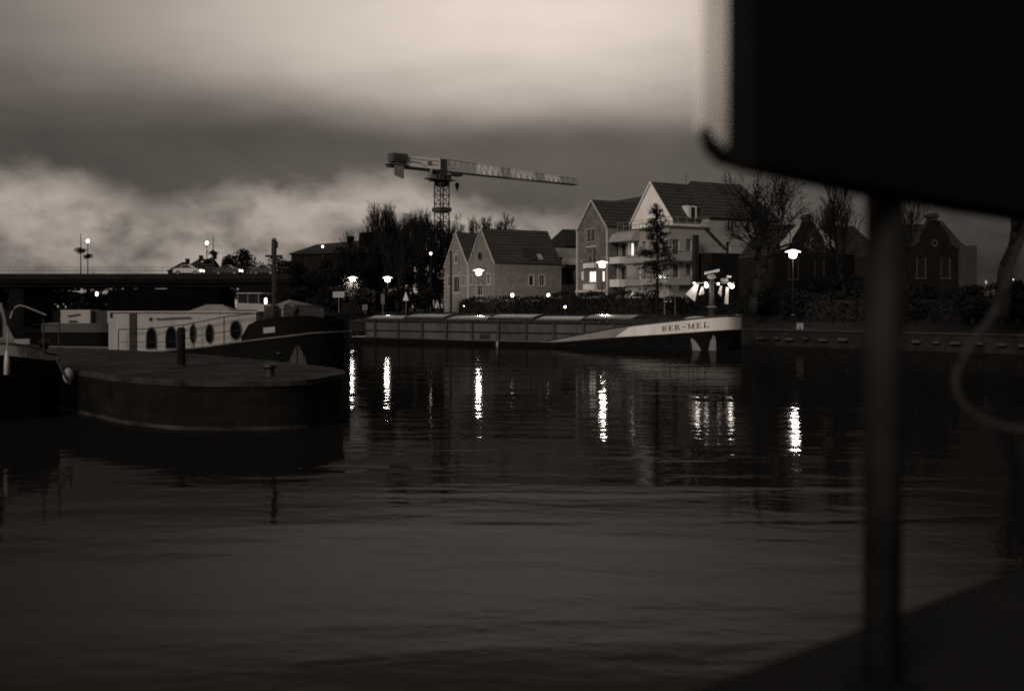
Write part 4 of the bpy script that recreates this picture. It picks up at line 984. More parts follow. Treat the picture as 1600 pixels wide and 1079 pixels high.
    m = MB(); xe = LB + .2; m.slab((tW - .1, -.25, zE), (xe, -.25, zE), (xe - 1.6, 4.3 * K, zE + 4.6), (tW + 1.4, 4.3 * K, zE + 4.6), .18); m.quad((tW - .1, -.25, zE), (tW - .1, 7.5 * K, zE), (tW + 1.4, 4.3 * K, zE + 4.6)); m.quad((xe, -.25, zE), (xe, 7.5 * K, zE), (xe - 1.6, 4.3 * K, zE + 4.6)); m.slab((tW - .1, 7.5 * K, zE), (xe, 7.5 * K, zE), (xe - 1.6, 4.3 * K, zE + 4.6), (tW + 1.4, 4.3 * K, zE + 4.6), .18)
    m.build('wing_roof', M_tile, root)
    m = MB(); ax = wall_at(C + FD * 11.5 * K, SD, 1072); m.tube([(ax, 11.5 * K, h(13.2)), (ax, 11.5 * K, h(14.6))], .025, 5); m.box(ax - .35, ax + .35, 11.5 * K - .02, 11.5 * K + .02, h(14.2), h(14.23)); m.build('aerial', M_dark, root)
    # sloping dark rail down the wing wall
    a = wall_at(C, SD, 1101); b = wall_at(C, SD, 1131); m = MB(); m.tube([(a, -.12, Z(358, 110) - GZ), (b, -.12, Z(388, 111) - GZ)], .16, 6); m.build('stair_rail', M_dark, root)
    # balconies on the front: white fronts with railings
    for (p0, p1, ya, yb2, prot) in [(949, 980, 402.5, 412.5, 1.1), (948, 980, 437, 448.5, 1.1), (1012, 1046, 398.5, 407.5, .9), (1012, 1046, 435.5, 445, .9), (980, 1012, 403, 411, .35), (980, 1012, 437.5, 446.5, .35)]:
        w0, w1 = wall_at(Of, Uf, p0), wall_at(Of, Uf, p1); d = Of.y + Uf.y * (w0 + w1) / 2; m = MB(); lo_, hi_ = Z(yb2, d) - GZ, Z(ya, d) - GZ
        w0 = max(w0, .02)
        m.box(-prot, -.003, wB - w1, wB - w0, lo_, hi_); bl = m.build('balcony', M_balc if prot > 1 else M_beige, root)
        m = MB(); m.tube([(-prot + .05, wB - w1, hi_ + .35), (-prot + .05, wB - w0, hi_ + .35)], .03, 5)
        for y in np.linspace(wB - w1 + .05, wB - w0 - .05, 8): m.tube([(-prot + .05, y, hi_ + .002), (-prot + .05, y, hi_ + .35)], .02, 4)
        m.build('railing', M_rail, bl)
    # balconies wrapping the corner on the side wall
    for (ya, yb2) in ((398.5, 407.5), (435.5, 445)):
        x1 = wall_at(C, SD, 1070); m = MB(); m.box(-.9, x1, -1.0, -.003, Z(yb2, 107) - GZ, Z(ya, 107) - GZ); bl = m.build('balcony', M_beige, root)
        m = MB(); m.tube([(-.85, -.95, Z(ya, 107) - GZ + .4), (x1, -.95, Z(ya, 107) - GZ + .4)], .03, 5); m.build('railing', M_rail, bl)
    # canopy over the top balcony
    w0, w1 = wall_at(Of, Uf, 960), wall_at(Of, Uf, 1000); m = MB(); ya, yb2 = wB - w1, wB - w0; zc = Z(378, 114) - GZ
    m.prism([(-1.2, ya, zc), (-1.2, ya, zc + .2), (-.8, ya, zc + .9), (-.01, ya, zc + 1.25), (-.01, ya, zc)], (0, yb2 - ya, 0)); m.build('canopy', M_beige, root)
    # ---- brick gable block
    gx2 = -1.1 * K; yA, yB = 8.5 * K, 14.3 * K; zb = h(7.97); zg = h(10.95); Lg = 8.5 * K
    Og = C + SD * gx2 + FD * yB
    rb = to(rects_px(Og, -FD, [(917.5, 357, 931, 378), (918, 387, 931, 411), (920, 423.5, 931, 441, 1), (905, 390, 911, 408), (907, 423, 912, 438, 2), (938.5, 386, 946, 402), (940, 423, 944.5, 440, 1)]))
    m = MB(); wG = yB - yA
    facade(m, (gx2, yB, 0), (0, -1, 0), wG, 0, zb, [r for r in rb if r[3] < zb]); m.quad((gx2, yB, zb), (gx2, yA, zb), (gx2, (yA + yB) / 2, zg))
    m.quad((gx2, yA, 0), (-.002, yA, 0), (-.002, yA, zb), (gx2, yA, zb)); m.quad((gx2 + Lg, yB, 0), (gx2, yB, 0), (gx2, yB, zb), (gx2 + Lg, yB, zb)); m.quad((gx2 + Lg, yA, 0), (gx2 + Lg, yB, 0), (gx2 + Lg, yB, zb), (gx2 + Lg, yA, zb)); m.quad((-.002, yA, zB), (gx2 + Lg, yA, zB), (gx2 + Lg, yA, zb), (-.002, yA, zb))
    m.quad((gx2 + Lg, yB, zb), (gx2 + Lg, yA, zb), (gx2 + Lg, (yA + yB) / 2, zg))
    m.build('brick_wall', M_brick, root)
    windows(root, (gx2, yB, 0), (0, -1, 0), [r for r in rb if r[3] < zb]); windows(root, (gx2 - .02, yB, 0), (0, -1, 0), [r for r in rb if r[3] >= zb], 0.0)
    m = MB(); k = .1; yr = (yA + yB) / 2
    m.slab((gx2 - k, yA, zb), (gx2 + Lg, yA, zb), (gx2 + Lg, yr, zg), (gx2 - k, yr, zg), .18); m.slab((gx2 - k, yB, zb), (gx2 + Lg, yB, zb), (gx2 + Lg, yr, zg), (gx2 - k, yr, zg), .18); m.build('brick_block_roof', M_tile, root)
    m = MB(); verge(m, (gx2 - k - .02, yB, 0), (0, -1, 0), wG, zb + .1, zg + .18, .16)
    m.box(gx2 - .13, gx2 - .003, yA - .02, yA + .22, 0, zb); m.box(gx2 - .13, gx2 - .003, yB - .22, yB + .02, 0, zb); m.build('brick_block_verge', M_verge, root)
    for (ya, yb2) in ((411, 418.5), (443.5, 453)):
        w0, w1 = wall_at(Og, -FD, 915.5), wall_at(Og, -FD, 932.5); d = Og.y - FD.y * (w0 + w1) / 2; m = MB(); m.box(gx2 - .4, gx2 - .003, yB - w1, yB - w0, Z(yb2, d) - GZ, Z(ya, d) - GZ); m.build('balcony', M_balc, root)
    m = MB(); w0, w1 = wall_at(Og, -FD, 917), wall_at(Og, -FD, 932.5); d = Og.y - FD.y * w0; m.box(gx2 - .12, gx2 - .003, yB - w1, yB - w0, Z(387, d) - GZ, Z(385, d) - GZ); m.box(gx2 - .3, gx2 - .003, yA, yB, Z(456.5, d) - GZ, Z(453.5, d) - GZ); m.build('lintel', M_verge, root)
    # dark brick annex in front of the wing and a dark stack at the corner
    a, b = wall_at(C - FD * 2, SD, 1103), wall_at(C - FD * 2, SD, 1172); m = MB(); m.box(a, b, -3.0, -.004, 0, Z(397, 109) - GZ); an = m.build('brick_annex', M_brick3, root)
    for p0, p1 in ((1106, 1114), (1124, 1144)):
        m = MB(); m.box(wall_at(C - FD * 3, SD, p0), wall_at(C - FD * 3, SD, p1), -3.05, -3.003, Z(432, 108) - GZ, Z(413, 108) - GZ); m.build('annex_window', M_glass, an)
    m = MB(); m.tube([(a, -2.9, Z(396, 109) - GZ + .7), (b, -2.9, Z(396, 109) - GZ + .7)], .03, 5)
    for x in np.linspace(a, b, 9): m.tube([(x, -2.9, Z(397, 109) - GZ + .002), (x, -2.9, Z(396, 109) - GZ + .7)], .02, 4)
    m.build('annex_railing', M_rail, an)
    a = wall_at(C - FD * 1.2, SD, 1087); m = MB(); m.box(a - .25, a + .25, -1.45, -.95, 0, Z(366, 106) - GZ); m.build('chimney_stack', M_dark, root)
build_apartments()

def build_old_house(px, apex_y, d, rz, right_wing, label, half=2.75):
    C = Vector((GX(px, d), d, 0)); root = thing('brick_gable_house', label, 'house', (C.x, C.y, GZ), rz, 'old gabled brick houses on the right bank')
    s = d / 95.0
    za = Z(apex_y, d) - GZ; zs = za - 2.3 * s; zf = za + .1
    w = half * s
    # curved Dutch gable: pale shoulders sweeping down, dark brick field
    out = [(-w * 1.0, 0), (w * 1.0, 0), (w, zs), (.9 * w, zs + .25 * s), (.60 * w, zs + .9 * s), (.32 * w, za - .55 * s), (.22 * w, za), (-.22 * w, za), (-.32 * w, za - .55 * s), (-.60 * w, zs + .9 * s), (-.9 * w, zs + .25 * s), (-w, zs)]
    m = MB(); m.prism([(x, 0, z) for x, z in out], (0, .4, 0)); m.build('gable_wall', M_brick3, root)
    m = MB()
    for k in (-1, 1):
        pts = [(.24 * w, za - .02), (.36 * w, za - .2 * s), (1.12 * w, zs + .12 * s), (1.12 * w, zs - .42 * s), (.86 * w, zs - .30 * s), (.66 * w, zs + .1 * s), (.60 * w, zs + .75 * s), (.36 * w, za - .7 * s)]
        m.prism([(k * x, -.08, z) for x, z in pts], (0, .075, 0))
    m.build('gable_coping', mat('gable_stone', .42, .8, .25, 1) if px < 1300 else mat('dimmed_gable_stone', .035, .8, .4, 1), root)  # right house's copy is darker: its dim light is put into the stone colour
    m = MB(); m.box(-.36 * s, .36 * s, .0, .6, za + .003, za + .28 * s); m.box(-.52 * s, .52 * s, -.1, .7, za + .283 * s, za + .40 * s); m.prism([(-.5 * s, -.1, za + .403 * s), (.5 * s, -.1, za + .403 * s), (.2 * s, -.1, za + .68 * s), (-.2 * s, -.1, za + .68 * s)], (0, .8, 0)); m.build('gable_cap', M_conc, root)
    m = MB(); zc = zs + .12 * s; n = 18; vs = []
    for k in range(n): a = 2 * math.pi * k / n; vs += [(.36 * s * math.cos(a), -.06, zc + .36 * s * math.sin(a)), (.19 * s * math.cos(a), -.06, zc + .19 * s * math.sin(a))]
    m.add(vs, [(2 * k, 2 * ((k + 1) % n), 2 * ((k + 1) % n) + 1, 2 * k + 1) for k in range(n)]); m.build('oculus', mat('oculus_stone', .06, .8, .2, 1), root)
    for x in (-.55 * w, .45 * w):
        m = MB()
        for k in (-1, 1): m.box(x + k * .5 * s - .05 - .03 * k, x + k * .5 * s + .05, -.07, -.002, zs - 3.2 * s, zs - 1.3 * s)
        m.box(x - .6 * s, x + .6 * s, -.09, -.002, zs - 3.33 * s, zs - 3.203 * s)
        f = m.build('window', mat('old_window_stone', .05, .7, .2, 1), root); m = MB(); m.box(x - .44 * s, x + .42 * s, -.03, -.003, zs - 3.2 * s, zs - 1.3 * s); m.build('pane', M_glass, f)
    # main body behind with a roof running across
    L0, L1 = (-3.4 if px < 1300 else -2.7) * s, (8.5 if px < 1300 else 5.0) * s; ze = zs - .9 * s; zr = za - .1 * s; D = 7.5
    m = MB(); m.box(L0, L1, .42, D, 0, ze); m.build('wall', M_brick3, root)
    m = MB(); m.slab((L0, .3, ze), (L1, .3, ze), (L1 - 1, 4, zr), (L0 + 1, 4, zr), .15); m.slab((L0, D, ze), (L1, D, ze), (L1 - 1, 4, zr), (L0 + 1, 4, zr), .15); m.quad((L0, .3, ze), (L0, D, ze), (L0 + 1, 4, zr)); m.quad((L1, .3, ze), (L1, D, ze), (L1 - 1, 4, zr)); m.build('roof', M_tile2, root)
    if right_wing:
        m = MB(); m.box(w * 1.02, w * 1.02 + 1.5 * s, -.6, .40, zs - 4.2 * s, zs - .1 * s); m.build('white_bay', mat('bay_render', .05, .85, .2, 1), root)
build_old_house(1262, 346, 95, R(14), False, 'dark brick house with swept pale gable behind the brightest lamp')
build_old_house(1460, 344, 82, R(16), True, 'dim brick gable house with white bay right of the foreground post')

def build_far_buildings():
    # large dark block left of the trees
    d = 175; x0 = GX(455, d); root = thing('large_dark_building', 'long dark roofed building with chimneys behind the left trees', 'building', (x0, d, GZ), R(-20))
    L = 16.5; ze = Z(398, d) - GZ; za = Z(381, d) - GZ
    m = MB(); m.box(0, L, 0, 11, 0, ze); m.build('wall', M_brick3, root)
    m = MB(); m.prism([(-.3, -.3, ze), (-.3, 11.3, ze), (1.8, 5.5, za)], (0, 0, 0.001)); m.slab((-.3, -.3, ze), (L, -.3, ze), (L, 5.5, za + .9), (1.8, 5.5, za), .2); m.slab((-.3, 11.3, ze), (L, 11.3, ze), (L, 5.5, za + .9), (1.8, 5.5, za), .2); rf = m.build('roof', M_tile2, root)
    m = MB()
    for x in (8.2, 14.5): m.box(x, x + 1.0, 5, 6, za - .3, za + 1.5)
    m.box(11.8, 16.2, 3, 9, za - 1, za + 1.9); m.build('chimney', M_brick3, rf)
    # row of house roofs past the bridge
    for i, (p0, p1, ye, yr, lab) in enumerate([(262, 292, 424, 409, 'leftmost small dark house roof beyond the bridge lamps'), (288, 312, 420, 404, 'small dark house between two others past the bridge'), (308, 334, 416, 401, 'small house with pale end wall past the white car')]):
        d = 215 - 4 * i; x0 = GX(p0, d); w = GX(p1, d) - x0; root = thing('small_house', lab, 'house', (x0, d, GZ), R(8), 'houses beyond the bridge')
        ze, zr = Z(ye, d) - GZ, Z(yr, d) - GZ
        m = MB(); m.box(0, w, 0, 7, 0, ze); m.build('wall', M_brick3 if i < 2 else M_conc, root)
        m = MB(); m.slab((-.2, -.2, ze), (w + .2, -.2, ze), (w - .8, 3.5, zr), (2.4, 3.5, zr), .15); m.slab((-.2, 7.2, ze), (w + .2, 7.2, ze), (w - .8, 3.5, zr), (2.4, 3.5, zr), .15); m.quad((-.2, -.2, ze), (-.2, 7.2, ze), (2.4, 3.5, zr)); rf = m.build('roof', M_tile2, root)
        m = MB(); m.box(w * .75, w * .75 + .8, 3.1, 3.9, zr - .3, zr + .9); m.build('chimney', M_brick3, rf)
build_far_buildings()

# ------------------------------------------------------------------ tower crane
def build_crane():
    d = 190; X0 = -13.4; rz = R(38)
    root = thing('tower_crane', 'tall tower crane with long banded jib above the rooftops', 'crane', (X0, d, GZ), rz)
    zj = Z(268, d) - GZ; zp = Z(283, d) - GZ
    hw = 1.0; m = MB()
    for sx in (-1, 1):
        for sy in (-1, 1): m.tube([(sx * hw, sy * hw, 0), (sx * hw, sy * hw, zp - .6)], .13, 5)
    z = 0.0; k = 0
    while z < zp - 2.2:
        for (a, b) in (((-1, -1), (1, -1)), ((1, -1), (1, 1)), ((1, 1), (-1, 1)), ((-1, 1), (-1, -1))):
            m.tube([(a[0] * hw, a[1] * hw, z), (b[0] * hw, b[1] * hw, z)], .06, 4)
            p, q = (a, b) if k % 2 else (b, a)
            m.tube([(p[0] * hw, p[1] * hw, z), (q[0] * hw, q[1] * hw, z + 1.7)], .065, 4); m.tube([(q[0] * hw, q[1] * hw, z), (p[0] * hw, p[1] * hw, z + 1.7)], .04, 4)
        z += 1.7; k += 1
    m.build('mast', M_craned, root)
    zc = Z(327, d) - GZ; m = MB(); m.box(-1.35, 1.35, -1.35, 1.35, zc - .5, zc + .3); m.build('climbing_collar', M_craned, root)
    m = MB(); m.lathe([(1.1, zp - 1.0), (1.5, zp - .6), (1.5, zp - .2), (1.2, zp)], n=16); m.build('slewing_ring', M_craned, root)
    m = MB(); m.box(-2.0, 1.9, -1.9, 1.6, zp, zp + .18); m.box(-4.2, -1.99, -1.4, -.2, zp, zp + .16)
    for y in (-1.85, 1.55):
        m.tube([(-2, y, zp + 1.1), (1.8, y, zp + 1.1)], .035, 4)
        for x in (-2, -1, 0, 1, 1.8): m.tube([(x, y, zp + .18), (x, y, zp + 1.1)], .03, 4)
    m.build('platform', M_craned, root)
    m = MB(); m.prism([(-3.6, -1.5, zp + .2), (-2.2, -1.5, zp + .2), (-2.0, -1.5, zp + 1.9), (-3.1, -1.5, zp + 2.0)], (0, 1.2, 0)); cab = m.build('cab', M_craneg, root)
    m = MB(); m.box(-3.15, -2.2, -1.54, -1.503, zp + .9, zp + 1.75); m.build('cab_window', M_glass, cab)
    m = MB(); m.box(-.75, .75, -.75, .75, zp + .182, zj + 2.3); m.build('tower_head', M_craned, root)
    m = MB(); m.box(-1.5, -.4, -1.7, -.8, zp + .182, zp + 1.4); m.box(.3, 1.1, -1.6, -.9, zp + .182, zp + 1.2); m.build('switch_cabinet', M_craned, root)
    # jib: triangular lattice in painted sections, depth shrinking to the tip
    J = 34.3
    secs = [(0.9, 8.2, M_craneg), (8.2, 14.0, M_cranew), (14.0, 16.8, M_craneg), (16.8, 22.8, M_cranew), (22.8, 25.6, M_craneg), (25.6, 29.6, M_cranew), (29.6, J, M_craneg)]
    H = lambda x: 2.45 - 1.15 * x / J
    for (a, b, mt) in secs:
        m = MB(); w = .65; n = max(2, int(round((b - a) / 1.45)))
        m.tube([(a, 0, zj + H(a)), (b, 0, zj + H(b))], .075, 5)
        for i in range(n):
            xa, xb = a + (b - a) * i / n, a + (b - a) * (i + 1) / n; xm = (xa + xb) / 2
            for s in (-1, 1):
                m.tube([(xa, s * w, zj), (xm, 0, zj + H(xm))], .05, 4); m.tube([(xm, 0, zj + H(xm)), (xb, s * w, zj)], .05, 4)
            m.tube([(xa, -w, zj), (xb, w, zj)], .035, 4)
            m.tube([(xa, -w, zj), (xa, 0, zj + H(xa))], .035, 4)
        m.build('jib_section', mt, root)
        m = MB()
        for s in (-1, 1): m.tube([(a, s * w, zj), (b, s * w, zj)], .11, 5)
        m.build('bottom_chord', M_craned if a < 16 or a > 22.5 else M_craneg, root.children[-1])
    # counter jib, machinery, ballast and hanging banner
    c = -11.7; m = MB(); m.prism([(-.8, -.7, zj + .25), (-.8, -.7, zj + 2.35), (-5.5, -.7, zj + 2.25), (-8.2, -.7, zj + 1.9), (-8.2, -.7, zj + .25)], (0, 1.4, 0)); cj = m.build('counter_jib', M_cranew, root)
    m = MB()
    m.box(-3.7, -2.7, -.74, -.703, zj + .8, zj + 1.6); m.box(-2.6, -1.4, -.74, -.703, zj + 1.0, zj + 1.15); m.box(-7.9, -5.4, -.74, -.703, zj + 1.05, zj + 1.25)
    m.tube([(-6, -.72, zj + 1.2), (-3.9, -.72, zj + .5)], .08, 4); m.tube([(-8, -.72, zj + 1.75), (-1, -.72, zj + 1.75)], .05, 4); m.build('panel_marking', M_craneg, cj)
    m = MB(); m.box(c, -.76, -.8, .8, zj - .12, zj + .22); m.build('counter_chord', M_craned, root)
    m = MB(); m.box(c + .3, -8.3, -.9, .9, zj + .9, zj + 2.2); m.box(c - .3, -8.0, -1, 1, zj + .23, zj + .55)
    for x in np.arange(c + .4, -8.5, .55): m.box(x, x + .3, -1.05, 1.05, zj + 1.2, zj + 2.45)
    m.build('counterweight', mat('ballast_concrete', .09, .8, .3, 1), root)
    m = MB(); m.prism([(c + .6, -.92, zj + .2), (c + .6, -.92, zj - 1.7), (-9.0, -.92, zj - 2.2), (-9.0, -.92, zj + .2)], (0, .06, 0)); m.build('banner', mat('banner_cloth', .24, .9, .15, 1), root)
    # trolley, rope and hook
    m = MB(); m.box(2.6, 4.4, -.6, .6, zj - .62, zj - .15); m.build('trolley', M_craned, root)
    m = MB(); m.tube([(3.4, .2, zj - .6), (3.4, .05, zj - 1.9)], .03, 4); m.tube([(3.7, -.2, zj - .6), (3.7, -.05, zj - 1.9)], .03, 4); m.build('hoist_rope', M_craned, root)
    m = MB(); m.lathe([(.1, zj - 3.5), (.2, zj - 3.0), (.42, zj - 2.5), (.4, zj - 2.1), (.15, zj - 1.8)], (3.55, 0, 0), 10); m.build('hook_block', M_craned, root)
build_crane()

# ------------------------------------------------------------------ trees and hedges
def grow(rng, base, height, levels=5, spread=.55, r0=.28, kids=(3, 5), up=.25, first=.28, lean=0.0, wob=.12):
    segs = []
    def br(p, d, ln, r, lv):
        n = 3 if lv < 2 else 2
        q = p
        for i in range(n):
            d = (d + Vector((rng.gauss(0, wob), rng.gauss(0, wob), rng.gauss(0, wob * .5) + up * .10))).normalized()
            e = q + d * (ln / n); ra = r * (1 - .35 * i / n); rb = r * (1 - .35 * (i + 1) / n); segs.append((q, e, ra, rb, lv)); q = e
            if lv < levels and i >= (1 if lv == 0 else 0):
                for _ in range(rng.randint(1, 2)):
                    a = rng.uniform(0, 2 * math.pi); o = d.orthogonal().normalized(); o.rotate(Matrix.Rotation(a, 3, d))
                    nd = (d + o * rng.uniform(spread * .6, spread * 1.5) + Vector((0, 0, up))).normalized(); br(q, nd, ln * rng.uniform(.5, .75), rb * .6, lv + 1)
        if lv < levels:
            for _ in range(rng.randint(*kids) - 1):
                a = rng.uniform(0, 2 * math.pi); o = d.orthogonal().normalized(); o.rotate(Matrix.Rotation(a, 3, d))
                nd = (d + o * rng.uniform(.2, spread) + Vector((0, 0, up))).normalized(); br(q, nd, ln * rng.uniform(.55, .8), r * .6, lv + 1)
    br(Vector(base), Vector((lean, 0, 1)).normalized(), height * first, r0, 0)
    return segs
def tree_parts(root, segs, height, twig=.02, split=1, leaf=0, rng=None, lsize=.2, fat=1.0):
    top = max(s[1].z for s in segs); k = height / top
    t = MB(); c = MB()
    for (a, b, ra, rb, lv) in segs:
        (t if lv <= split else c).tube([a * k, b * k], [max(ra, twig) * fat, max(rb, twig) * fat], 6 if lv <= split else 3, lv <= split)
    t.build('trunk', M_bark, root, True)
    if leaf:
        ends = [s[1] * k for s in segs if s[4] >= 2]
        c.leaves(rng, leaf, lambda r: (lambda e: (e.x + r.gauss(0, .35), e.y + r.gauss(0, .35), e.z + r.gauss(0, .35)))(r.choice(ends)), lsize)
    c.build('crown', M_twig, root)
def bare_tree(px, d, top_y, seed, label, group=None, base=GZ, **kw):
    rng = random.Random(seed); x = GX(px, d); h = Z(top_y, d) - base
    opts = {k: kw.pop(k) for k in list(kw) if k in ('levels', 'spread', 'r0', 'kids', 'up', 'first', 'wob', 'lean')}
    root = thing('bare_tree', label, 'tree', (x, d, base), 0, group); tree_parts(root, grow(rng, (0, 0, 0), h, **opts), h, rng=rng, **kw)
    return root
GL = 'leafless trees of the dark clump on the left'
dense = dict(levels=5, spread=.42, r0=.22, kids=(2, 3), up=.5, first=.22, twig=.016, wob=.11)
A = bare_tree(600, 152, 312, 3, 'tallest leafless tree of the clump right of the dark building', GL, **dense)
Bt = bare_tree(636, 158, 322, 8, 'leafless tree in the clump just left of the crane mast', GL, **dense)
Ct = bare_tree(722, 160, 334, 12, 'pale thin leafless tree between crane mast and gabled house', GL, levels=5, spread=.6, r0=.18, kids=(2, 4), up=.3, first=.25, twig=.025)
for src, px, d, top, rz, lab in [(A, 664, 150, 330, 1.3, 'leafless tree in front of the crane mast'), (Bt, 690, 146, 338, 2.2, 'leafless tree touching the left gable of the pale house'), (A, 574, 165, 342, 3.1, 'low leafless tree at the left shoulder of the clump'), (Bt, 618, 140, 352, 4.0, 'leafless tree right above the hanging round lamp'), (Bt, 708, 154, 334, 5.1, 'leafless tree with twigs crossing the crane mast foot'), (Bt, 584, 156, 326, 5.7, 'leafless tree at the left of the tallest one in the clump'), (A, 648, 162, 320, 2.7, 'leafless tree behind the others left of the crane'), (A, 676, 166, 328, 0.6, 'leafless tree standing farthest back behind the crane foot'), (Bt, 612, 164, 316, 3.3, 'leafless tree close behind the tallest one')]:
    t = copy_tree(src); h0 = (A is src and Z(312, 152) or Z(322, 158)) - GZ; k = (Z(top, d) - GZ) / h0
    t.location = (GX(px, d), d, GZ); t.rotation_euler = (0, 0, rz); t.scale = (k, k, k); t['label'] = lab
bare_tree(770, 165, 329, 21, 'thin leafless tree rising behind the tiled roof of the pale house', None, levels=5, spread=.45, r0=.16, kids=(2, 4), up=.4, first=.3, twig=.022)
bare_tree(1176, 84, 262, 31, 'big pollarded bare tree spreading in front of the apartment wing', None, levels=5, spread=.95, r0=.42, kids=(2, 4), up=.24, first=.22, twig=.011, split=2, wob=.17)
bare_tree(1326, 88, 262, 44, 'tall bare tree with fan of upright twigs left of the foreground post', None, levels=5, spread=.45, r0=.2, kids=(2, 3), up=.45, first=.2, twig=.011)
bare_tree(1564, 62, 190, 57, 'thick bare tree with forked trunk at the right picture edge', None, levels=4, spread=.5, r0=.55, kids=(2, 3), up=.5, first=.42, twig=.03, split=2)
bare_tree(1425, 80, 300, 63, 'slim bare tree just left of the dim brick gable', None, levels=4, spread=.35, r0=.15, kids=(2, 3), up=.5, first=.3, twig=.02)

def leafy(name, label, px, d, z0, top_y, half_px, seed, n=2600, size=.28, group=None, lobes=9, trunk=True, cat='tree', m=None, zmin=.25):
    rng = random.Random(seed); h = Z(top_y, d) - z0; w = half_px / F * d; root = thing(name, label, cat, (GX(px, d), d, z0), 0, group)
    cl = []
    for _ in range(lobes):
        zz = rng.uniform(zmin, .90); rr = math.sin(math.pi * min(zz, .95)) ** .5; a = rng.uniform(0, 6.28); q = rng.uniform(.1, .75)
        cl.append((Vector((math.cos(a) * w * rr * q, math.sin(a) * w * rr * q, h * zz)), w * rng.uniform(.28, .5), h * rng.uniform(.10, .2)))
    def fn(r):
        c, a, b = r.choice(cl); u = Vector((r.gauss(0, 1), r.gauss(0, 1), r.gauss(0, 1))).normalized() * r.random() ** .4
        return (c.x + u.x * a, c.y + u.y * a, max(c.z + u.z * b, .05))
    mb = MB(); mb.leaves(rng, n, fn, size); mb.build('crown' if trunk else 'foliage', m or M_leaf, root)
    t = MB(); t.tube([(0, 0, 0), (.1, 0, h * .35), (0, .1, h * .7)], [.06 * w + .08, .05 * w + .05, .03], 7)
    for c, a, b in cl: t.tube([(0, 0, h * .25), c * .6 + Vector((0, 0, h * .12)), c], [.07, .05, .02], 4)
    t.build('trunk' if trunk else 'stems', M_bark, root)
    return root
GB = 'dark bushy trees along the left bank'
for i, (px, d, top, hp, lab) in enumerate([(354, 200, 395, 22, 'small round tree crown beyond the bridge next to the house roofs'), (388, 196, 381, 34, 'broad dark tree crown beyond the bridge left of the cross mast'), (436, 185, 402, 26, 'dark tree top directly behind the cross mast'), (462, 150, 408, 36, 'dark bushy tree below the gable end of the large building'), (505, 148, 402, 34, 'dark bushy tree under the small high lamp'), (545, 150, 388, 30, 'dark bushy tree over the left round lamp'), (588, 158, 372, 32, 'dark bushy tree behind the two round lamps'), (630, 150, 370, 34, 'dark bushy tree beneath the clump of bare branches'), (672, 146, 380, 30, 'dark bushy tree left of the double gabled house'), (416, 152, 424, 30, 'low dark tree at the right end of the bridge')]):
    leafy('dark_tree', lab, px, d, GZ, top, hp, 100 + i, n=4500, size=.22, group=GB, lobes=14)
GU = 'dark shrubs at the foot of the left trees'
for i, (px, d, hp, top, lab) in enumerate([(470, 141, 34, 448, 'dark shrub below the bushy trees left of the white board'), (520, 139, 32, 446, 'dark shrub behind the white board sign'), (572, 136, 32, 448, 'dark shrub between the two round lamps'), (622, 133, 30, 446, 'dark shrub right of the round lamp on its own'), (668, 130, 28, 444, 'dark shrub at the left corner of the gabled house')]):
    leafy('shrub', lab, px, d, 2.0, top, hp, 140 + i, n=1300, size=.3, group=GU, trunk=False, cat='shrub')
GF = 'far trees seen under the bridge'
for i, (px, hp, top, lab) in enumerate([(-30, 60, 434, 'dark bank tree under the far left bridge span'), (60, 60, 432, 'dark bank tree under the bridge behind the near boat'), (140, 55, 436, 'dark bank tree under the bridge behind the small lamp'), (225, 60, 435, 'dark bank tree under the bridge behind the canvas deckhouse'), (310, 60, 434, 'dark bank tree under the bridge close to the abutment')]):
    leafy('bank_tree', lab, px, 200, GZ, top, hp, 170 + i, n=2600, size=.5, group=GF, lobes=18, zmin=.06)

def conifer():
    d = 92; rng = random.Random(5); z0 = GZ; root = thing('fir_tree', 'dark conical fir with bare lower trunk before the white gable', 'tree', (GX(1026, d), d, z0)); h = Z(316, d) - z0
    t = MB(); t.tube([(0, 0, 0), (.1, 0, h * .5), (-.05, 0, h * .98)], [.16, .12, .03], 7); t.build('trunk', M_bark, root)
    c = MB()
    for i in range(120):
        v = rng.random() ** .9; z = h * (.26 + .72 * v); rad = (2.7 * (1 - v) ** .75 + .15) * rng.uniform(.55, 1.1)
        if v < .16: rad *= .75
        a = rng.uniform(0, 6.28); e = Vector((math.cos(a) * rad, math.sin(a) * rad, z + rad * rng.uniform(-.15, .3))); s = Vector((0, 0, z))
        c.tube([s, e], [.035, .012], 3, False)
        n = int(12 + 22 * rad) if v > .2 else int(5 + 5 * rad)
        for _ in range(n):
            u = rng.uniform(.25, 1.05); p = s.lerp(e, u) + Vector((rng.gauss(0, .12), rng.gauss(0, .12), rng.gauss(0, .12)))
            k = rng.uniform(.07, .17); dr = Vector((rng.gauss(0, 1), rng.gauss(0, 1), rng.gauss(0, .7))).normalized(); o = dr.orthogonal().normalized() * k * .35
            c.quad(p - o, p + dr * k, p + o, p - dr * k)
    c.build('crown', M_fir, root)
conifer()

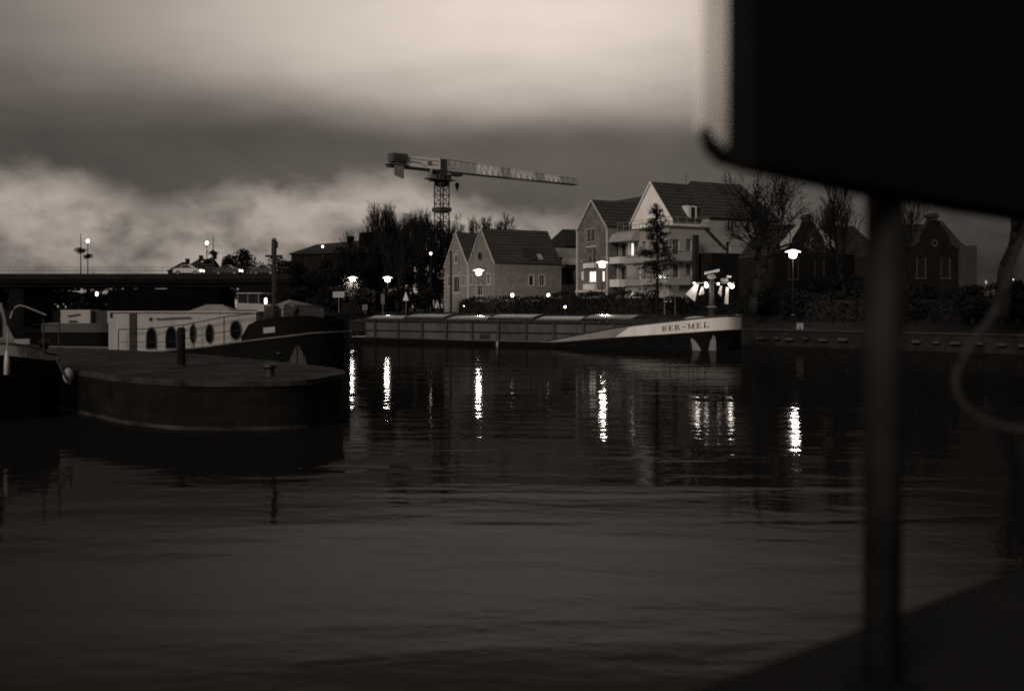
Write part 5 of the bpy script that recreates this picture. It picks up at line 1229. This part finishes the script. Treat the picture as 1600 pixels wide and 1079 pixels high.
def hedge(t0, t1, off, thick, z0, z1, seed, label, group='dark hedges along the far bank'):
    rng = random.Random(seed); a = Q(t0, off); root = thing('hedge', label, 'hedge', (a.x, a.y, z0), math.atan2(QU.y, QU.x), group); L = t1 - t0; h = z1 - z0
    def fn(r):
        x = r.uniform(0, L); top = h * (1 - .10 * math.sin(x * 1.3 + seed) - .07 * math.sin(x * 3.7) + r.gauss(0, .02))
        s = r.random()
        if s < .5: return (x, r.gauss(0, .06), r.uniform(0, top))
        return (x, r.uniform(0, thick), top + r.gauss(0, .08))
    m = MB(); m.leaves(rng, int(L * 75), fn, .17); m.build('foliage', M_leaf, root)
    m = MB(); m.box(.1, L - .1, .18, thick - .1, 0, h * .82)
    for x in np.arange(.3, L, .8): m.tube([(x, thick / 2, 0), (x + .1, thick / 2, h * .5)], .04, 4)
    m.build('stems', M_twig, root)
hedge(-42, -25, 8.6, 2.0, 2.3, 4.35, 1, 'dark hedge at the foot of the pale gabled house')
hedge(-24.8, -8, 8.8, 2.0, 2.3, 3.8, 2, 'dark hedge before the apartment house and its fir')
hedge(-7.8, 9, 6.0, 2.2, 1.8, 4.0, 3, 'dark hedge below the pollarded tree and brightest lamp')
hedge(9.2, 30, 6.0, 2.2, 1.8, 4.3, 4, 'dark hedge on the right below the dim brick house')
hedge(-58, -42.4, 8.6, 2.0, 2.3, 4.0, 6, 'dark hedge behind the lamp that stands among trees')
for i, (px, d, hp, top, lab) in enumerate([(1185, 88, 30, 440, 'dark shrub around the foot of the pollarded tree'), (1300, 90, 34, 420, 'tall dark shrub against the swept gable house'), (1345, 86, 28, 432, 'dark shrub hard left of the foreground post'), (1240, 84, 30, 452, 'low dark shrub under the brightest lamp'), (1440, 76, 34, 440, 'dark shrub under the windows of the dim brick house'), (1520, 70, 34, 446, 'dark shrub left of the forked edge tree'), (1590, 66, 34, 442, 'dark shrub right of the forked edge tree')]):
    leafy('shrub', lab, px, d, 1.9, top, hp, 200 + i, n=1700, size=.2, group='dark shrubs along the right bank', trunk=False, cat='shrub')

# ------------------------------------------------------------------ street lamps, globes, signs
def street_lamp():
    root = thing('street_lamp', 'x', 'street lamp', (0, 0, 0), 0, 'round street lamps along the quay'); H = 4.75
    m = MB(); m.tube([(0, 0, 0), (0, 0, .8), (0, 0, .82), (0, 0, H - .1)], [.10, .10, .06, .045], 10); m.build('pole', M_black, root)
    m = MB(); m.lathe([(.16, 0), (.16, .08), (.11, .14)], n=12); m.build('base', M_dark, root)
    m = MB(); m.lathe([(.06, H - .12), (.26, H - .06), (.31, H + .12), (.33, H + .34)], n=18); m.build('bowl', M_lamp, root, True)
    m = MB(); m.lathe([(.34, H + .345), (.62, H + .37), (.60, H + .42), (.30, H + .52), (.08, H + .58)], n=20); m.build('cap', M_lampcap, root, True)
    return root
lamp0 = street_lamp()
for i, (px, py, d, lab) in enumerate([(1239, 398, 80, 'brightest round lamp glowing before the swept brick gable'), (941, 414, 98, 'round lamp standing before the brick gable of the apartments'), (748, 426, 119, 'round lamp shining on the front of the pale gabled house'), (605.5, 437, 134, 'round lamp on its own between dark shrubs'), (551, 437, 138, 'leftmost round lamp half wrapped in lit foliage')]):
    o = lamp0 if i == 0 else copy_tree(lamp0)
    k = {0: 1.0, 1: .97, 2: 1.1, 3: 1.08, 4: 1.08}[i]; zb = Z(py, d) - (4.75 + .15) * k
    o.location = (GX(px, d), d, zb); o.scale = (k, k, k); o['label'] = lab
    lt = bpy.data.lights.new('lamp_glow', 'POINT'); lt.energy = [420, 200, 420, 120, 260][i]; lt.shadow_soft_size = .3; lt.color = (1, .9, .8)
    g = bpy.data.objects.new('lamp_glow', lt); COL.objects.link(g); g.parent = o; g.location = (0, -.75, 4.6)
# leaf sprays round the left lamp, its light put into their paler colour
rng = random.Random(77); d = 137; t = thing('sapling', 'young tree catching light around the leftmost round lamp', 'tree', (GX(546, d), d, 2.2))
m = MB(); m.leaves(rng, 420, lambda r: (r.gauss(.2, .55), r.gauss(0, .4), 3.5 + r.gauss(0, .6)), .11); m.build('crown', mat('lightened_leaves', .12, .9, .4, 2), t)
m = MB(); m.tube([(0, 0, 0), (.1, 0, 1.8), (.2, 0, 3.6)], [.08, .06, .02], 6); m.build('trunk', M_bark, t)
# far lamps on poles
for (px, py, d, lab) in [(504, 385, 158, 'small high lamp in front of the large dark building'), (673, 396, 143, 'small lamp among bare branches left of the pale house')]:
    zb = GZ; t = thing('far_lamp', lab, 'street lamp', (GX(px, d), d, zb), 0, 'small far street lamps'); h = Z(py, d) - zb
    m = MB(); m.tube([(0, 0, 0), (0, 0, h - .2)], [.09, .05], 7); m.build('pole', M_dark, t)
    m = MB(); m.lathe([(.06, h - .2), (.15, h - .08), (.17, h + .08), (.06, h + .16)], n=12); m.build('lantern', M_globe, t, True)
# globe lights
for (px, py, d, r, lab) in [(800.5, 461, 113, .20, 'globe light on the hedge below the left window of the side wall'), (857, 461, 112.5, .20, 'globe light on the hedge at the right corner of the pale house'), (883, 479.5, 106, .13, 'small low globe light right of the pale house hedge'), (725, 478, 118, .06, 'tiny low globe light under the double gables')]:
    zc = Z(py, d); t = thing('globe_light', lab, 'garden light', (GX(px, d), d, zc - 1.1), 0, 'white globe lights in the hedge')
    m = MB(); m.tube([(0, 0, -.6), (0, 0, 1.1 - r * .9)], .04, 6); m.build('stem', M_dark, t)
    m = MB(); m.lathe([(r * .2, -r), (r * .75, -r * .66), (r, 0), (r * .75, r * .66), (r * .2, r)], (0, 0, 1.1), 14); m.build('globe', M_globe, t, True)
# signs
def sign(px, py, w, h, d, base, label, mt=M_sign, shape='rect', nm='sign_board'):
    zc = Z(py, d); t = thing(nm, label, 'sign', (GX(px, d), d, base)); k = d / F; W, Hh = w * k / 2, h * k / 2; c = zc - base
    m = MB(); m.tube([(0, .06, 0), (0, .06, c + Hh * .8)], .035, 6); m.build('post', M_steel, t)
    m = MB()
    if shape == 'tri': m.prism([(-W, -.02, c - Hh), (W, -.02, c - Hh), (0, -.02, c + Hh)], (0, .04, 0))
    else: m.prism([(-W, -.02, c - Hh), (W, -.02, c - Hh), (W, -.02, c + Hh), (-W, -.02, c + Hh)], (0, .04, 0))
    p = m.build('panel', mt, t); return t, W, Hh, c
Mdull = mat('dull_sign_face', .2, .6, .3, 2)
t, W, H, c = sign(529, 460, 18, 9, 134, 2.2, 'white rectangular board left of the lamps above the barge stern', mat('board_face', .35, .6, .1, 2))
m = MB(); m.box(-W * .5, W * .5, -.03, -.022, c - H * .05, c + H * .12); m.build('panel_line', M_steel, t)
sign(598, 467, 6, 16, 129, 2.2, 'narrow dull notice under the lone round lamp', mat('notice_face', .1, .6, .3, 2))
sign(634, 462.5, 9, 14, 127, 2.2, 'bright pointed sign on a post between shrubs', mat('pointed_face', .62, .5, .15, 2), 'tri')
sign(570, 480, 8, 9, 126, 2.2, 'small grey box sign just above the barge', mat('box_face', .12, .6, .3, 2))
t, W, H, c = sign(1250, 512.5, 10.5, 16, 77, 1.15, 'white plate with a dark dot on the right quay wall', mat('plate_face', .28, .6, .15, 2))
m = MB(); m.lathe([(.07, -.035), (.07, -.022)], (0, 0, c), 12, 'y'); m.build('dot', M_dark, t)
t, W, H, c = sign(1038.5, 454, 8, 19, 96, 2.3, 'pale triangular road sign on a post before the apartments', mat('road_sign_face', .5, .6, .2, 2), 'tri')
sign(1055, 450, 12, 10, 95, 2.3, 'square grey sign right of the triangular road sign', mat('square_face', .22, .6, .2, 2))
def parked_car():
    d = 103; t = thing('parked_car', 'pale parked car showing its roof above the hedge', 'car', (GX(1034, d), d, 2.5), R(15))
    m = MB(); m.prism([(0, 0, .35), (.02, 0, .85), (.8, 0, .95), (1.25, 0, 1.45), (2.4, 0, 1.5), (3.1, 0, 1.0), (4.0, 0, .85), (4.1, 0, .35)], (0, 1.7, 0)); m.build('body', M_car, t)
    m = MB(); m.prism([(.95, -.006, .98), (1.3, -.006, 1.4), (2.35, -.006, 1.43), (2.9, -.006, 1.0)], (0, 1.712, 0)); m.build('window', M_glass, t)
    for wx in (.8, 3.2):
        m = MB(); m.lathe([(.32, -.02), (.33, .15)], (wx, 0, .33), 14, 'y'); m.build('wheel', M_tyre, t)
parked_car()
# two small lit windows' lamps far right
for (px, py, d, r, lab) in [(1582, 440, 78, .12, 'slim bright light beside the trunk at the right edge'), (1541, 441, 78, .07, 'dim slim light left of the forked edge tree')]:
    t = thing('porch_light', lab, 'lamp', (GX(px, d), d, 2.2), 0, 'slim lights at the right edge'); c = Z(py, d) - 2.2
    m = MB(); m.tube([(0, .05, 0), (0, .05, c + r)], .03, 6); m.build('post', M_dark, t)
    m = MB(); m.lathe([(r * .4, c - r * 2.2), (r, c - r), (r, c + r), (r * .4, c + r * 2.2)], n=10); m.build('glass', M_globe if r > .1 else M_dim, t, True)
